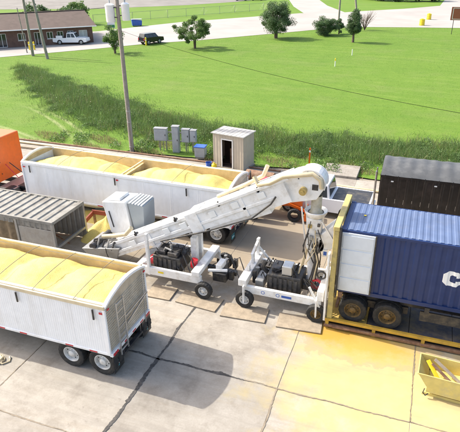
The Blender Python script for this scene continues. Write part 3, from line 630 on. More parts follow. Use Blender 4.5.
for i, (x, y, s) in enumerate(((-2.0, 119.2, 1.25), (-.9, 131.2, 1.15))):
    t = thing('barrel', ['yellow barrel at the near side of the road junction', 'yellow barrel further back at the road junction'][i], 'barrel', (x, y, -.02), 0, 'yellow barrels at the junction')
    MB().lathe([(0, 0), (.42*s, 0), (.45*s, .05), (.42*s, .4), (.45*s, .44), (.42*s, .48), (.42*s, .8), (.45*s, .84), (.42*s, .88), (.42*s, 1.2), (0, 1.25)], 20, 'z').build('drum', yplast, t, smooth=True)
    MB().lathe([(0, 1.255), (.2*s, 1.255), (.2*s, 1.3), (0, 1.3)], 16, 'z').build('lid', yplast, t)
for i, (x, y) in enumerate(((-11.09, 69.3), (-10.24, 78.5))):
    t = thing('marker_post', ['white marker post with yellow cap, nearer of two on the lawn', 'plain white marker post on the lawn below the slim tree'][i], 'post', (x, y, -.05))
    MB().tube([(0, 0, 0), (0, 0, .85)], .06, 10).build('stem', whr, t, smooth=True)
    if i == 0: MB().lathe([(.065, .7), (.07, .72), (.07, 1.0), (0, 1.06)], 10, 'z').build('cap', yplast, t, smooth=True)
for i, (x, y) in enumerate(((-60.2, 70.0), (-59.6, 70.4), (-44.2, 79.4))):
    t = thing('bollard', ['yellow bollard at the brick building, left of a pair', 'yellow bollard at the brick building, right of a pair', 'yellow bollard in front of the black car'][i], 'bollard', (x, y, -.02), 0, 'yellow bollards')
    MB().lathe([(0, 0), (.13, 0), (.13, 1.15), (.09, 1.24), (0, 1.27)], 12, 'z').build('post', yplast, t, smooth=True)
    MB().lathe([(.132, .75), (.136, .76), (.136, .86), (.132, .87)], 12, 'z').build('band', whr, t)
# --- chain link fence beyond the road
fn = thing('chain_link_fence', 'long low chain link fence in the grass beyond the road', 'fence')
FP = [(-72, 106), (-66.5, 114), (-61, 121.5), (-55, 130), (-49.5, 138), (-44, 146), (-39, 153)]
for a, b in zip(FP[:-1], FP[1:]):
    for s in (0, .5):
        p = Vector(a).lerp(Vector(b), s); MB().tube([(p.x, p.y, -.05), (p.x, p.y, 1.9)], .045, 6).build('post', galv, fn)
    for z in (1.85, .15): MB().tube([(*a, z), (*b, z)], .03, 5).build('rail', galv, fn)
    mb = MB(); n = 36; A = Vector((*a, 0)); B = Vector((*b, 0))
    for k in range(-8, n):
        for sgn in (0, 1):
            p = A.lerp(B, max(0, k/n)); q = A.lerp(B, min(1, (k+8)/n)); z0, z1 = (.15, 1.85) if not sgn else (1.85, .15)
            mb.bar((p.x, p.y, z0), (q.x, q.y, z1), .004, .004)
    mb.build('wire_mesh', galv, fn)
# ================================================================== BACK EDGE OF THE YARD
sh = thing('utility_shed', 'small beige metal shed with an open dark doorway behind the far trailer', 'shed', (-12.6, 30.6, -.02), R(-10))
W_, D_, H_ = 2.3, 1.5, 2.35
MB().box(-.06, W_+.06, -.06, D_+.06, 0, .1).build('base', concrete, sh)
def corr(x0, x1, z0, z1, y, pitch, depth, th=.012):  # vertical ribs, profile along x, faces -y
    out = []; n = max(1, round((x1-x0)/pitch)); p = (x1-x0)/n
    for k in range(n):
        b = x0+k*p; out += [(b, y), (b+p*.3, y), (b+p*.42, y+depth), (b+p*.88, y+depth)]
    out.append((x1, y)); return out+[(q[0], q[1]+th) for q in reversed(out)]
dw0, dw1 = .68, 1.5
mb = MB(); mb.prism(corr(0, dw0, 0, 1, 0, .2, .008), .1, H_, 'z').prism(corr(dw1, W_, 0, 1, 0, .2, .008), .1, H_, 'z').prism(corr(dw0, dw1, 0, 1, 0, .2, .008), 2.0, H_, 'z'); mb.build('front_wall', shedm, sh)
mb = MB().prism([(q[1]*-1+W_, q[0]) for q in corr(.02, D_, 0, 1, 0, .2, .008)], .1, H_, 'z'); mb.build('side_wall', shedm, sh)
mb = MB().prism([(q[1], q[0]) for q in corr(.02, D_, 0, 1, 0, .2, .008)], .1, H_, 'z'); mb.build('side_wall', shedm, sh)
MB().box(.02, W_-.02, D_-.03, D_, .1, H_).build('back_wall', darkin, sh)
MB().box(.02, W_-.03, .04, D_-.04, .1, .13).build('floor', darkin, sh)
mb = MB(); mb.bar((dw0, -.02, .1), (dw0, -.02, 2.03), .06, .05).bar((dw1, -.02, .1), (dw1, -.02, 2.03), .06, .05).box(dw0-.03, dw1+.03, -.045, .005, 2.0, 2.06); mb.build('door_frame', whr, sh)
mb = MB().prism([(a, b+H_) for a, b in ((-.1, .0), (W_+.1, .0), (W_+.1, .05), (-.1, .05))], -.12, D_+.1)
rfp = mat('pale_shed_roof', (.42, .40, .36), .6, var=.12, dirt=(.28, .25, .2), dirt_amt=.5)
rf2 = mb.build('roof', rfp, sh)
for k in range(9): xx = -.06+k*(W_+.1)/8; MB().box(xx-.02, xx+.02, -.11, D_+.09, H_+.05, H_+.062).build('seam', rfp, rf2)
MB().box(.9, 1.3, .7, 1.2, .13, 1.2).build('equipment', rusty, sh)
# cabinets on a rack
ck = thing('cabinet_rack', 'rack of grey electrical cabinets on posts left of the shed', 'cabinets', (-17.9, 32.45, -.05), R(9))
for x in (.25, .75, 2.25, 2.75): MB().box(x-.04, x+.04, .1, .18, 0, 1.75).build('post', galv, ck)
for z in (.75, 1.4): MB().box(.0, 3.1, .06, .1, z-.04, z+.04).build('rail', galv, ck)
for (x0, x1, z0, z1, d) in ((.0, .95, .85, 1.75, .4), (1.35, 1.85, 0.0, 1.95, .42), (2.05, 2.62, .8, 1.75, .36), (2.68, 3.12, .85, 1.7, .36)):
    b = MB().box(x0, x1, .055-d, .055, z0, z1).build('cabinet', greyp, ck, bev=.02)
    MB().box(x0+.04, x1-.04, .055-d-.02, .055-d-.002, z0+.05, z1-.05).build('door', greyp, b, bev=.008)
    MB().box(x0-.03, x1+.03, .03-d, .08, z1+.003, z1+.03).build('rain_cap', galv, b)
    MB().box(x1-.12, x1-.08, -d-.0, .03-d, (z0+z1)/2-.06, (z0+z1)/2+.06).build('handle', steel, b)
for x in (.3, .6, 2.3, 2.45, 2.9): MB().tube([(x, -.1, 0), (x, -.1, .86)], .03, 6).build('conduit', galv, ck)
t = thing('meter_box', 'small blue grey box on a pedestal between the cabinets and the shed', 'box', (-14.1, 31.9, -.05), R(5))
MB().box(-.36, .36, -.3, .3, .12, .85).build('case', greyp, t, bev=.03); MB().box(-.41, .41, -.35, .35, .855, .92).build('lid', bluep, t, bev=.02); MB().box(-.3, .3, -.24, .24, 0, .118).build('plinth', concrete, t)
t = thing('bucket', 'small blue bucket on the ground left of the shed doorway', 'bucket', (-12.75, 30.1, -.0))
MB().lathe([(0, 0), (.16, 0), (.2, .42), (.215, .43), (.2, .43), (.17, .05), (0, .04)], 16, 'z').build('pail', bluep, t, smooth=True)
MB().tube([(-.2, 0, .4), (-.12, -.1, .52), (.12, -.1, .52), (.2, 0, .4)], .008, 5).build('handle', steel, t)
t = thing('jug', 'yellow jug standing beside the blue bucket', 'jug', (-12.35, 30.05, 0))
MB().lathe([(0, 0), (.17, 0), (.18, .28), (.12, .38), (.05, .42), (.05, .46), (0, .46)], 14, 'z').build('body', yplast, t, smooth=True); MB().tube([(.1, 0, .4), (.19, 0, .36), (.18, 0, .22)], .02, 6).build('handle', yplast, t)
# pipes and rails lying along the back of the yard
tag(MB().tube([(-42, 30.75, .1), (-25, 30.5, .09), (-12, 30.0, .1), (0.5, 29.35, .1)], .085, 10).build('steel_pipe', hosem, smooth=True), 'long beige steel pipe lying along the back of the yard', 'pipe')
tag(MB().tube([(-42, 31.3, .06), (-22, 31.15, .06), (-8, 30.95, .06)], .06, 8).build('steel_pipe', rusty, smooth=True), 'thinner rusty pipe behind the long beige pipe', 'pipe')
tag(MB().box(-42, -13.6, 29.5, 29.68, .0, .16).build('timber_beam', wood, bev=.02), 'weathered timber beam behind the far trailer', 'beam')
t = struct(MB().box(-5.35, -3.1, 31.15, 33.2, -.04, .16).build('concrete_pad', concrete, bev=.03))
t = thing('orange_marker', 'slim orange marker post at the weeds above the conveyor head', 'post', (-6.55, 33.1, -.05)); MB().box(-.05, .05, -.02, .02, 0, 1.15).build('blade', orange, t); MB().box(-.055, .055, -.025, .025, .85, .98).build('band', whr, t)
tag(MB().tube([(-9.75, 29.2, .32), (-7.9, 29.05, .32)], .31, 18).build('rusty_cylinder', rusty, smooth=True), 'rusty brown cylinder lying right of the shed', 'tank')
# ================================================================== HOPPER TRAILERS
bowm = mat('brown_bow', (.20, .17, .12), .6, var=.2)
def hopper_trailer(name, label, x_rear, y_near, rz, L, htop, skin, zb, ribs, bows, wheels, npan, handles, roll):
    Wd = 2.59
    t = thing(name, label, 'trailer', (x_rear, y_near, 0), rz); zt = htop-.14
    # side sheets, shared mesh per trailer
    pw = (L-.16)/npan
    prof = []
    if ribs:
        n = 14; p = pw/n
        for k in range(n): b = k*p; prof += [(b, .0), (b+p*.62, .0), (b+p*.70, .004), (b+p*.92, .004)]
        prof.append((pw-.006, 0))
    else: prof = [(0, 0), (.07, 0), (.085, .004), (pw-.085, .004), (pw-.07, 0), (pw-.004, 0)]
    poly = prof+[(prof[-1][0], .03), (0, .03)]
    pm = MB().prism(poly, zb+.1, zt, 'z').mesh('side_panel', skin)
    for k in range(npan):
        x = -L+.08+k*pw
        link('side_panel', pm, t, (x, 0.0, 0)); o = link('side_panel', pm, t, (x+pw-.006, Wd, 0)); o.rotation_euler[2] = math.pi
    MB().box(-L+.05, -.05, .035, .05, zb+.12, zt-.01).build('inner_liner', liner, t)
    MB().box(-L+.05, -.05, Wd-.05, Wd-.035, zb+.12, zt-.01).build('inner_liner', liner, t)
    for y in (0, Wd):
        MB().box(-L, 0, y-.035, y+.035, zt+.003, htop).build('top_rail', cream if ribs else skin, t, bev=.012)
        MB().box(-L, 0, y-.03, y+.03, zb, zb+.097).build('bottom_rail', skin, t, bev=.01)
        for x in (-L+.035, -.035): MB().box(x-.045, x+.045, y-.04, y+.04, zb+.1, zt).build('corner_post', skin, t, bev=.01)
    # rolled tarp on the far rail, its crank rod
    if roll: MB().tube([(-L+.2, Wd-.1, htop+.045), (-L/2, Wd-.12, htop+.055), (-.05, Wd-.1, htop+.045)], .055, 10).build('rolled_tarp', cream, t, smooth=True)
    MB().box(-L+.1, -.1, .05, .17, htop-.03, htop+.012).build('tarp_rail', cream, t, bev=.01)
    # arched ends
    arc = lambda n, z, rise: [(.0+Wd*k/n, z+rise*math.sin(math.pi*k/n)**.8) for k in range(n+1)]
    for x, nm in ((-.06, 'rear_arch'), (-L+.0, 'front_arch')):
        up = arc(14, htop-.01, .30); lo = arc(14, htop-.09, .285)
        mb = MB(); n = len(up)
        for k in range(n-1):
            mb.hexa([(x, lo[k][0], lo[k][1]), (x+.1, lo[k][0], lo[k][1]), (x+.1, lo[k+1][0], lo[k+1][1]), (x, lo[k+1][0], lo[k+1][1]), (x-.02, up[k][0], up[k][1]), (x+.1, up[k][0], up[k][1]), (x+.1, up[k+1][0], up[k+1][1]), (x-.02, up[k+1][0], up[k+1][1])])
        mb.build(nm, skin, t)
        mb = MB().prism([(0.02, zt-.03)]+[(a, b+.006) for a, b in arc(14, htop-.055, .29)]+[(Wd-.02, zt-.03)], x+.02, x+.05, 'x'); mb.build('end_cap', ribtan if x > -1 else liner, t)
    # ribbed end walls
    for x0, sg, m in ((-.03, 1, ribtan), (-L+.03, -1, skin)):
        prof = []; n = 18; p = (zt-zb-.1)/n
        for k in range(n): z = zb+.1+k*p; prof += [(x0, z), (x0+sg*.0, z+p*.5), (x0+sg*.022, z+p*.6), (x0+sg*.022, z+p*.9)]
        prof.append((x0, zt)); poly = prof+[(x0-sg*.03, zt), (x0-sg*.03, zb+.1)]
        MB().prism(poly, .045, Wd-.045).build('end_wall', m, t)
    MB().box(-.05, .06, .0, Wd, zb-.06, zb+.09).build('rear_sill', skin, t, bev=.01)
    # roof bows
    for k, x in enumerate(bows):
        P = [(x+.14*math.sin(math.pi*j/12), Wd*j/12, htop+.02+.24*math.sin(math.pi*j/12)**.8) for j in range(13)]
        MB().tube(P, .011, 6).build('roof_bow', bowm, t, smooth=True)
    # ladder, rods, lamps on the rear
    lad = MB().bar((.13, .42, zb-.25), (.13, .42, zt), .05, .04, (1, 0, 0)).bar((.13, .86, zb-.25), (.13, .86, zt+.05), .05, .04, (1, 0, 0)).build('ladder', alu, t)
    for k in range(7): MB().bar((.13, .42, zb-.1+k*.31), (.13, .86, zb-.1+k*.31), .03, .03).build('rung', alu, lad)
    MB().bar((.09, 1.0, zb+.62), (.09, Wd-.12, zb+.95), .05, .05).bar((.09, .95, zb+.95), (.09, Wd-.15, zb+1.0), .04, .04).build('brace', alu, t)
    MB().tube([(.08, 2.2, zb-.2), (.09, 2.25, zb+1.2), (.08, 2.28, htop)], .02, 6).build('crank_rod', alu, t)
    for y in (.1, .2, .3, Wd-.3, Wd-.2, Wd-.1): MB().cyl((.06, y, zb+.0), (.085, y, zb+.0), .05, 10).build('lamp', redl, t)
    for y in (.12, Wd-.12): MB().box(.03, .06, y-.05, y+.05, zt-.05, zt-.0).build('marker_lamp', redl, t)
    for k in range(6): MB().box(.061, .066, .5+k*.27, .5+k*.27+.22, zb-.03, zb+.03).build('reflector_strip', redl if k % 2 else whr, t)
    # side reflectors and tarp handles
    x = -.5; k = 0
    while x > -L+.4:
        MB().box(x-.3, x, -.037, -.032, zb+.02, zb+.07).build('reflector_strip', redl, t); MB().box(x-.62, x-.31, -.037, -.032, zb+.02, zb+.07).build('reflector_strip', whr, t)
        x -= .95 if k % 2 == 0 else 1.9; k += 1
    for x in handles: MB().box(x-.03, x+.03, -.075, -.037, zt-.42, zt-.02).build('tarp_latch', black, t, bev=.01)
    for x in (-.13, -L*.5, -L+.2): MB().box(x-.07, x+.05, -.05, -.036, zt-.16, zt-.09).build('marker_lamp', redl, t)
    # hoppers and running gear
    for hx in (-L*.27-1.2, -L*.73):
        a, b = 2.3, .45
        MB().hexa([(hx-b, .75, .42), (hx+b, .75, .42), (hx+b, Wd-.75, .42), (hx-b, Wd-.75, .42), (hx-a, .08, zb+.04), (hx+a, .08, zb+.04), (hx+a, Wd-.08, zb+.04), (hx-a, Wd-.08, zb+.04)]).build('hopper', skin, t)
        MB().box(hx-.5, hx+.5, .7, Wd-.7, .34, .41).build('hopper_gate', steel, t)
    for y in (.75, Wd-.75): MB().box(-L+.3, -.1, y-.06, y+.06, zb-.18, zb-.01).build('frame_rail', steel, t)
    for ax in wheels:
        MB().cyl((ax, .3, .52), (ax, Wd-.3, .52), .07, 10).build('axle', steel, t)
        for y, far in ((.14, False), (.45, False), (Wd-.45, True), (Wd-.14, True)): wheel(t, ax, y, .52, far=far)
    MB().box(wheels[-1]-.6, wheels[0]+.4, .62, .72, .5, .78).box(wheels[-1]-.6, wheels[0]+.4, Wd-.72, Wd-.62, .5, .78).build('suspension', steel, t)
    for y in (.0, Wd-.62):
        f = MB().box(.03, .045, y, y+.62, .16, zb-.05).build('mudflap', black, t)
        MB().box(.046, .05, y+.12, y+.5, .32, .55).build('emblem', teal, f); MB().box(.051, .053, y+.2, y+.42, .4, .45).build('emblem_stripe', whr, f)
    for y in (.55, Wd-.55): MB().box(-L+1.6, -L+1.75, y-.08, y+.08, .1, zb).box(-L+1.5, -L+1.85, y-.18, y+.18, 0, .1).build('landing_leg', steel, t)
    MB().box(-.08, .05, .2, Wd-.2, .42, .52).bar((0, .7, .5), (0, .7, zb), .08, .06, (1, 0, 0)).bar((0, Wd-.7, .5), (0, Wd-.7, zb), .08, .06, (1, 0, 0)).build('bumper', steel, t)
    return t
def corn_load(label, t, x0, x1, heaps, base, amp, htop, slope, y0=.06, y1=2.53, name='corn_load'):
    NU, NV = 150, 36
    def fn(u, v):
        x = x0+(x1-x0)*u; y = y0+(y1-y0)*v
        h = max(a*math.exp(-((x-c)/w)**2) for c, w, a in heaps)
        z = htop+base+amp*h*math.sin(math.pi*min(1, max(0, v*.96+.02)))**.75
        z -= slope*v*v
        z += .06*vnoise(x*2.1, y*2.7, 1)+.035*vnoise(x*4.3, y*5.1, 4)+.012*vnoise(x*11, y*13, 2)
        return (x, y, z)
    mb = MB(); mb.grid(fn, NU, NV); me = mb.mesh(name, corn); me.polygons.foreach_set('use_smooth', [True]*len(me.polygons))
    o = link(name, me, None, t.location, t.rotation_euler[2]); return tag(o, label, 'corn', kind='stuff')
nt_ = hopper_trailer('grain_trailer', 'nearest white ribbed grain trailer heaped with corn, ladder on its rear', -8.35, 10.97, .004, 12.2, 2.92, white2, .95, True, (-1.15, -2.75, -4.35, -6.2, -8.2, -10.2), (-.42, -1.66), 10, (-.42, -3.4, -6.4, -9.6), True)
corn_load('heap of yellow corn filling the nearest grain trailer', nt_, -12.05, -.09, ((-1.2, 1.3, .75), (-3.3, 1.2, .9), (-5.4, 1.4, .95), (-8.3, 1.6, .9), (-10.8, 1.3, .8)), -.14, .40, 2.92, .30)
ft_ = hopper_trailer('grain_trailer', 'far smooth white grain trailer loaded with corn, behind the conveyor', -7.73, 20.58, -.018, 12.1, 2.95, white2, 1.0, False, (-3.0, -6.9, -9.7), (-.75, -1.99), 8, (-11.55, -6.2, -2.2), False)
corn_load('heap of corn in the front half of the far trailer', ft_, -11.95, -6.05, ((-9.0, 2.3, 1.0), (-10.6, 1.2, .75), (-7.4, 1.0, .75)), -.40, .62, 2.95, .30)
corn_load('heap of corn in the rear half of the far trailer', ft_, -5.95, -.09, ((-3.4, 2.0, 1.0), (-1.6, 1.1, .85), (-4.7, .8, .8)), -.40, .64, 2.95, .30)
MB().box(-6.05, -5.95, .06, 2.53, 1.1, 2.72).build('divider', liner, ft_); MB().bar((-6.0, .05, 2.86), (-6.0, 2.54, 2.86), .09, .06).build('cross_bar', liner, ft_)
MB().box(-11.9, -.2, 2.50, 2.56, 2.4, 2.92).build('tan_board', liner, ft_)
# --- orange road tractor in front of the far trailer
ot = thing('road_tractor', 'orange truck tractor coupled in front of the far white trailer', 'truck', (-22.0, 20.85, 0), -.018)
MB().box(-1.9, 0, .1, 2.45, 1.25, 3.75).build('sleeper', orange, ot, bev=.06)
MB().hexa([(-3.6, .15, 1.2), (-1.92, .12, 1.2), (-1.92, 2.42, 1.2), (-3.6, 2.4, 1.2), (-3.1, .3, 3.1), (-1.92, .2, 3.5), (-1.92, 2.35, 3.5), (-3.1, 2.25, 3.1)]).build('cab', orange, ot, bev=.05)
MB().hexa([(-5.8, .5, .8), (-3.62, .3, .8), (-3.62, 2.25, .8), (-5.8, 2.05, .8), (-5.7, .6, 1.75), (-3.62, .4, 2.05), (-3.62, 2.15, 2.05), (-5.7, 1.95, 1.75)]).build('hood', orange, ot, bev=.08)
MB().box(-3.0, -2.2, .12, .17, 2.2, 2.95).build('side_window', glass, ot)
for y in (.78, 1.72): MB().box(-5.6, 3.0, y-.07, y+.07, .75, 1.0).build('frame_rail', steel, ot)
for (x, z) in ((-.3, 1.6), (-.3, 2.6), (-.8, 2.0), (-.9, 3.0), (-1.4, 1.7), (-1.5, 2.6)): MB().cyl((x, .1, z), (x, .07, z), .035, 8).build('bolt', whr, ot)
for z in (1.7, 2.4, 3.1): MB().cyl((.0, .6, z), (.03, .6, z), .03, 8).build('bolt', steel, ot)
MB().box(.05, 1.1, .2, 2.3, 1.02, 1.08).build('deck_plate', alu, ot)
for x in (.75, 2.0):
    for y, far in ((.14, False), (.44, False), (2.1, True), (2.4, True)): wheel(ot, x, y, .52, far=far)
    P = [(x-.62+1.24*k/10, .0) for k in range(11)]
    for y0 in (.0, 2.0): MB().grid(lambda u, v: (x+.62*math.cos(math.pi*(1-u)), y0+.55*v, .55+.58*math.sin(math.pi*(1-u))), 10, 1).build('fender', black, ot)
for y, far in ((.2, False), (2.3, True)): wheel(ot, -4.6, y, .52, far=far)
MB().box(1.0, 2.0, .6, 1.9, 1.02, 1.12).build('fifth_wheel', black, ot)
MB().tube([(.1, .9, 2.2), (.9, .85, 1.5), (1.9, 1.0, 2.0)], .025, 6).build('air_hose', redl, ot); MB().tube([(.1, 1.2, 2.2), (.9, 1.3, 1.6), (1.9, 1.3, 2.0)], .025, 6).build('air_hose', black, ot)
MB().cyl((-.2, .02, .72), (-1.7, .02, .72), .3, 16).build('fuel_tank', alu, ot, smooth=True)
# --- weathered corrugated shelter
hs = thing('corrugated_shelter', 'weathered open ended box shelter with corrugated roof between the two trailers', 'shelter', (-14.8, 16.62, 0))
LX, WY, HZ = 6.06, 2.44, 2.05
def corr_sheet(length, pitch, depth, th=.012):
    out = []; n = round(length/pitch); p = length/n
    for k in range(n): b = k*p; out += [(b, 0), (b+p*.28, 0), (b+p*.42, depth), (b+p*.86, depth)]
    out.append((length, 0)); return out+[(a, d-th) for a, d in reversed(out)]
rfm = MB().prism([(a-LX, HZ-.06+d) for a, d in corr_sheet(LX, .42, .05)], .07, WY-.07).build('roof_sheet', oldsheet, hs)
for y in (.035, WY-.035): MB().box(-LX, 0, y-.05, y+.05, HZ-.12, HZ+.01).build('top_rail', oldsheet, hs)
for x in (-.04, -LX+.04): MB().box(x-.05, x+.05, .09, WY-.09, HZ-.13, HZ+.012).build('end_beam', oldsheet, hs)
for x in (-.06, -2.1, -LX+.06):
    for y in (.05, WY-.05): MB().box(x-.06, x+.06, y-.06, y+.06, 0, HZ-.125).build('post', galv, hs)
MB().prism([(a-LX, WY-.03-d) for a, d in corr_sheet(LX, .3, .04)], .05, HZ-.13, 'z').build('back_sheet', galv, hs)
MB().prism([(a-2.02, .03+d) for a, d in corr_sheet(1.88, .3, .025)], HZ-.42, HZ-.13, 'z').build('side_sheet', oldsheet, hs)
MB().prism([(a-LX+.12, .03+d) for a, d in corr_sheet(3.7, .3, .025)], HZ-.36, HZ-.13, 'z').build('side_sheet', oldsheet, hs)
MB().box(-2.0, -.15, .02, .05, .72, 1.60).build('grey_panel', galv, hs, bev=.01); MB().box(-2.03, -.13, -.0, .06, .62, .70).build('mid_rail', galv, hs)
MB().box(-.11, -.01, .12, WY-.12, .62, .74).build('sill_beam', galv, hs)
def curt(u, v): return (-LX+.15+3.7*u, .09+.05*math.sin(u*40)+.03*math.sin(u*17+1), .2+(HZ-.5)*v)
MB().grid(curt, 90, 2).build('hanging_tarp', mat('brown_tarp', (.20, .15, .09), .8, var=.3, vs=4), hs)
for k, (a, b) in enumerate((((-.5, 2.2, .2), (-1.6, .5, 1.0)), ((-.3, 1.3, .25), (-2.0, 1.6, .7)))): MB().bar(a, b, .07, .05).build('loose_bar', rusty, hs)
# --- corn spilled at the intake pit
def pile(label, cx, cy, rx, ry, h, seed, n=46):
    def fn(u, v):
        a = 2*math.pi*v; r = u*(1+.12*math.sin(3*a+seed)+.06*math.sin(7*a+seed*2)); d = min(1, u)
        z = h*(1-d)**.9*(1+.12*vnoise(u*6+seed, v*14))+.012*vnoise(u*40, v*70, seed)*(1-d)+.004
        return (cx+rx*r*math.cos(a), cy+ry*r*math.sin(a), z if u < 1 else -.01)
    mb = MB(); mb.grid(fn, 22, n); me = mb.mesh('corn_pile', corn); me.polygons.foreach_set('use_smooth', [True]*len(me.polygons))
    return tag(link('corn_pile', me), label, 'corn', kind='stuff')
pile('pile of yellow corn at the conveyor intake beside the shelter', -13.95, 19.6, 1.45, 1.05, 1.15, 2)
pile('corn spilled under the far white trailer', -14.8, 21.3, 2.6, .9, .5, 5)
t = thing('intake_frame', 'red brown steel edge frame around the corn at the intake', 'frame', (0, 0, 0))
for a, b in (((-15.3, 20.3, .85), (-12.4, 20.4, .85)), ((-15.25, 20.25, .8), (-15.2, 19.5, .7)), ((-12.4, 20.4, .85), (-12.1, 19.5, .7))): MB().bar(a, b, .08, .22).build('edge_bar', mat('red_oxide', (.22, .05, .03), .7, var=.2), t)
for x, y in ((-15.2, 20.3), (-12.5, 20.4)): MB().box(x-.05, x+.05, y-.05, y+.05, 0, .75).build('leg', rusty, t)
for i, (x, y, a) in enumerate(((-9.1, 15.98, 2), (-7.35, 15.95, -4), (-5.35, 15.8, 4), (-3.15, 15.88, 5))):
    bw = (.55, .9, .9, .85)[i]
    bd = MB().box(-bw, bw, -.48, .42, .008, .062).build('ground_board', wood, bev=.01); bd.location = (x, y, 0); bd.rotation_euler[2] = R(a)
    tag(bd, ['pale board on the concrete under the left end of the conveyor frame', 'wooden board under the conveyor wheel', 'wooden board under the left wheel of the loader', 'dusty board under the right wheel of the loader beside the platform'][i], 'board', 'boards under the wheels')
# ================================================================== INCLINED CONVEYOR
cv = thing('grain_conveyor', 'long white inclined grain conveyor with hooded head on a wheeled frame', 'conveyor', (-8.3, 17.5, 0))
OX, OY = -8.3, 17.5
A = Vector((-12.45-OX, 0, .62)); B = Vector((-3.35-OX, 0, 5.28)); D = (B-A).normalized(); Nn = Vector((-D.z, 0, D.x)); LEN = (B-A).length
def seg(name, s0, s1, y0, y1, n0, n1, m=wmachine, bev=.015, par=None, n0b=None, n1b=None):
    n0b = n0 if n0b is None else n0b; n1b = n1 if n1b is None else n1b
    P = lambda s, y, n: A+D*s+Nn*n+Vector((0, y, 0))
    return MB().hexa([P(s0, y0, n0), P(s1, y0, n0b), P(s1, y1, n0b), P(s0, y1, n0), P(s0, y0, n1), P(s1, y0, n1b), P(s1, y1, n1b), P(s0, y1, n1)]).build(name, m, par or cv, bev=bev)
low = seg('lower_trough', .2, 5.2, -.40, .40, -.30, .34)
upp = seg('upper_trough', 5.0, LEN-.85, -.47, .47, -.36, .44, n0b=-.42, n1b=.46)
seg('splice_collar', 4.82, 5.4, -.52, .52, -.43, .49)
seg('splice_collar', 2.55, 2.75, -.44, .44, -.34, .38); seg('splice_collar', 7.4, 7.55, -.50, .50, -.42, .50)
for k in range(9):
    s = .75+k*.93; h = .345 if s < 4.8 else .46+.05*(s-5)/4.5
    if 4.5 < s < 5.5: continue
    c = seg('belt_cover', s, s+.88, -.36, .36, h, h+.035); seg('cover_strap', s+.4, s+.46, -.42, .42, h+.036, h+.055, alu, 0, c)
for y in (-.42, .42): seg('edge_angle', .3, 5.0, y-.035, y+.035, .28, .40, bev=.005)
for y in (-.49, .49): seg('edge_angle', 5.4, LEN-.6, y-.035, y+.035, .40, .50, bev=.005, n0b=.44, n1b=.54)
seg('belly_pan', 5.6, 8.4, -.43, .43, -.55, -.37, n0b=-.60); seg('side_rail', .6, 8.8, -.50, -.455, -.12, .0); seg('side_rail', .6, 8.8, .455, .50, -.12, .0)
for s, n in ((1.6, .1), (3.5, .12), (5.9, .15), (7.0, .2), (8.2, .22), (4.4, .1)): seg('inspection_hatch', s, s+.32, -.505, -.478, n-.14, n+.12, whr, .01)
for s in (2.1, 4.3, 6.5, 8.3):
    p = A+D*s+Nn*.42+Vector((0, -.42, 0)); MB().cyl(p-Vector((0, .05, 0)), p+Vector((0, .12, 0)), .07, 10).cyl(p, p+Nn*.14, .035, 8).build('bearing', black, cv)
MB().tube([A+D*3.2+Nn*-.2+Vector((0, -.55, 0)), A+D*5.5+Nn*-.42+Vector((0, -.56, 0)), A+D*7.6+Nn*-.50+Vector((0, -.57, 0)), A+D*8.6+Nn*-.2+Vector((0, -.58, 0)), A+D*8.9+Nn*.0+Vector((0, -.56, 0))], .035, 8).build('hydraulic_hose', black, cv, smooth=True)
# hood at the head
hc = Vector((-3.32-OX, 0, 5.26)); prof = []
bx = A+D*(LEN-1.0)
prof = [(bx+Nn*-.47), (bx+Nn*.50), (hc+Vector((-.62, 0, .34)))]+[hc+Vector((.53*math.cos(a), 0, .53*math.sin(a))) for a in [R(112-k*13) for k in range(11)]]+[hc+Vector((.26, 0, -.60))]
MB().prism([(p.x, p.z) for p in prof], -.33, .33).build('head_hood', wmachine, cv, bev=.03)
rim = [hc+Vector((.54*math.cos(a), 0, .54*math.sin(a))) for a in [R(125-k*12) for k in range(13)]]
for y in (-.32, .32): MB().tube([p+Vector((0, y, 0)) for p in rim], .03, 8).build('hood_rim', wmachine, cv, smooth=True)
MB().cyl(hc+Vector((-.22, -.33, -.26)), hc+Vector((-.22, -.56, -.26)), .14, 16).cyl(hc+Vector((-.22, -.56, -.26)), hc+Vector((-.22, -.63, -.26)), .07, 12).build('shaft_bearing', brass, cv)
MB().box(hc.x+.08, hc.x+.30, -.345, -.332, hc.z-.22, hc.z+.0).build('inspection_window', black, cv)
MB().box(hc.x-.42, hc.x+.02, -.345, -.332, hc.z-.5, hc.z-.05).build('bearing_plate', wmachine, cv)
for k in range(6): a = R(20+k*28); MB().cyl(hc+Vector((.46*math.cos(a), -.33, .46*math.sin(a))), hc+Vector((.46*math.cos(a), -.345, .46*math.sin(a))), .025, 6).build('bolt', steel, cv)
MB().tube([A+D*6.2+Nn*.56+Vector((0, .3, 0)), A+D*7.6+Nn*.62+Vector((0, .34, 0)), A+D*8.4+Nn*.70+Vector((0, .36, 0)), A+D*8.75+Nn*1.02+Vector((0, .36, 0))], .085, 10).build('dust_hose', hosem, cv, smooth=True)
MB().tube([A+D*8.35+Nn*.95+Vector((0, -.3, 0)), A+D*8.4+Nn*.62+Vector((0, -.42, 0)), A+D*8.9+Nn*.55+Vector((0, -.50, 0)), A+D*9.5+Nn*.62+Vector((0, -.52, 0)), hc+Vector((.08, -.38, .42)), hc+Vector((.38, -.38, .22)), hc+Vector((.44, -.38, -.1))], .085, 10).build('dust_hose', hosem, cv, smooth=True)
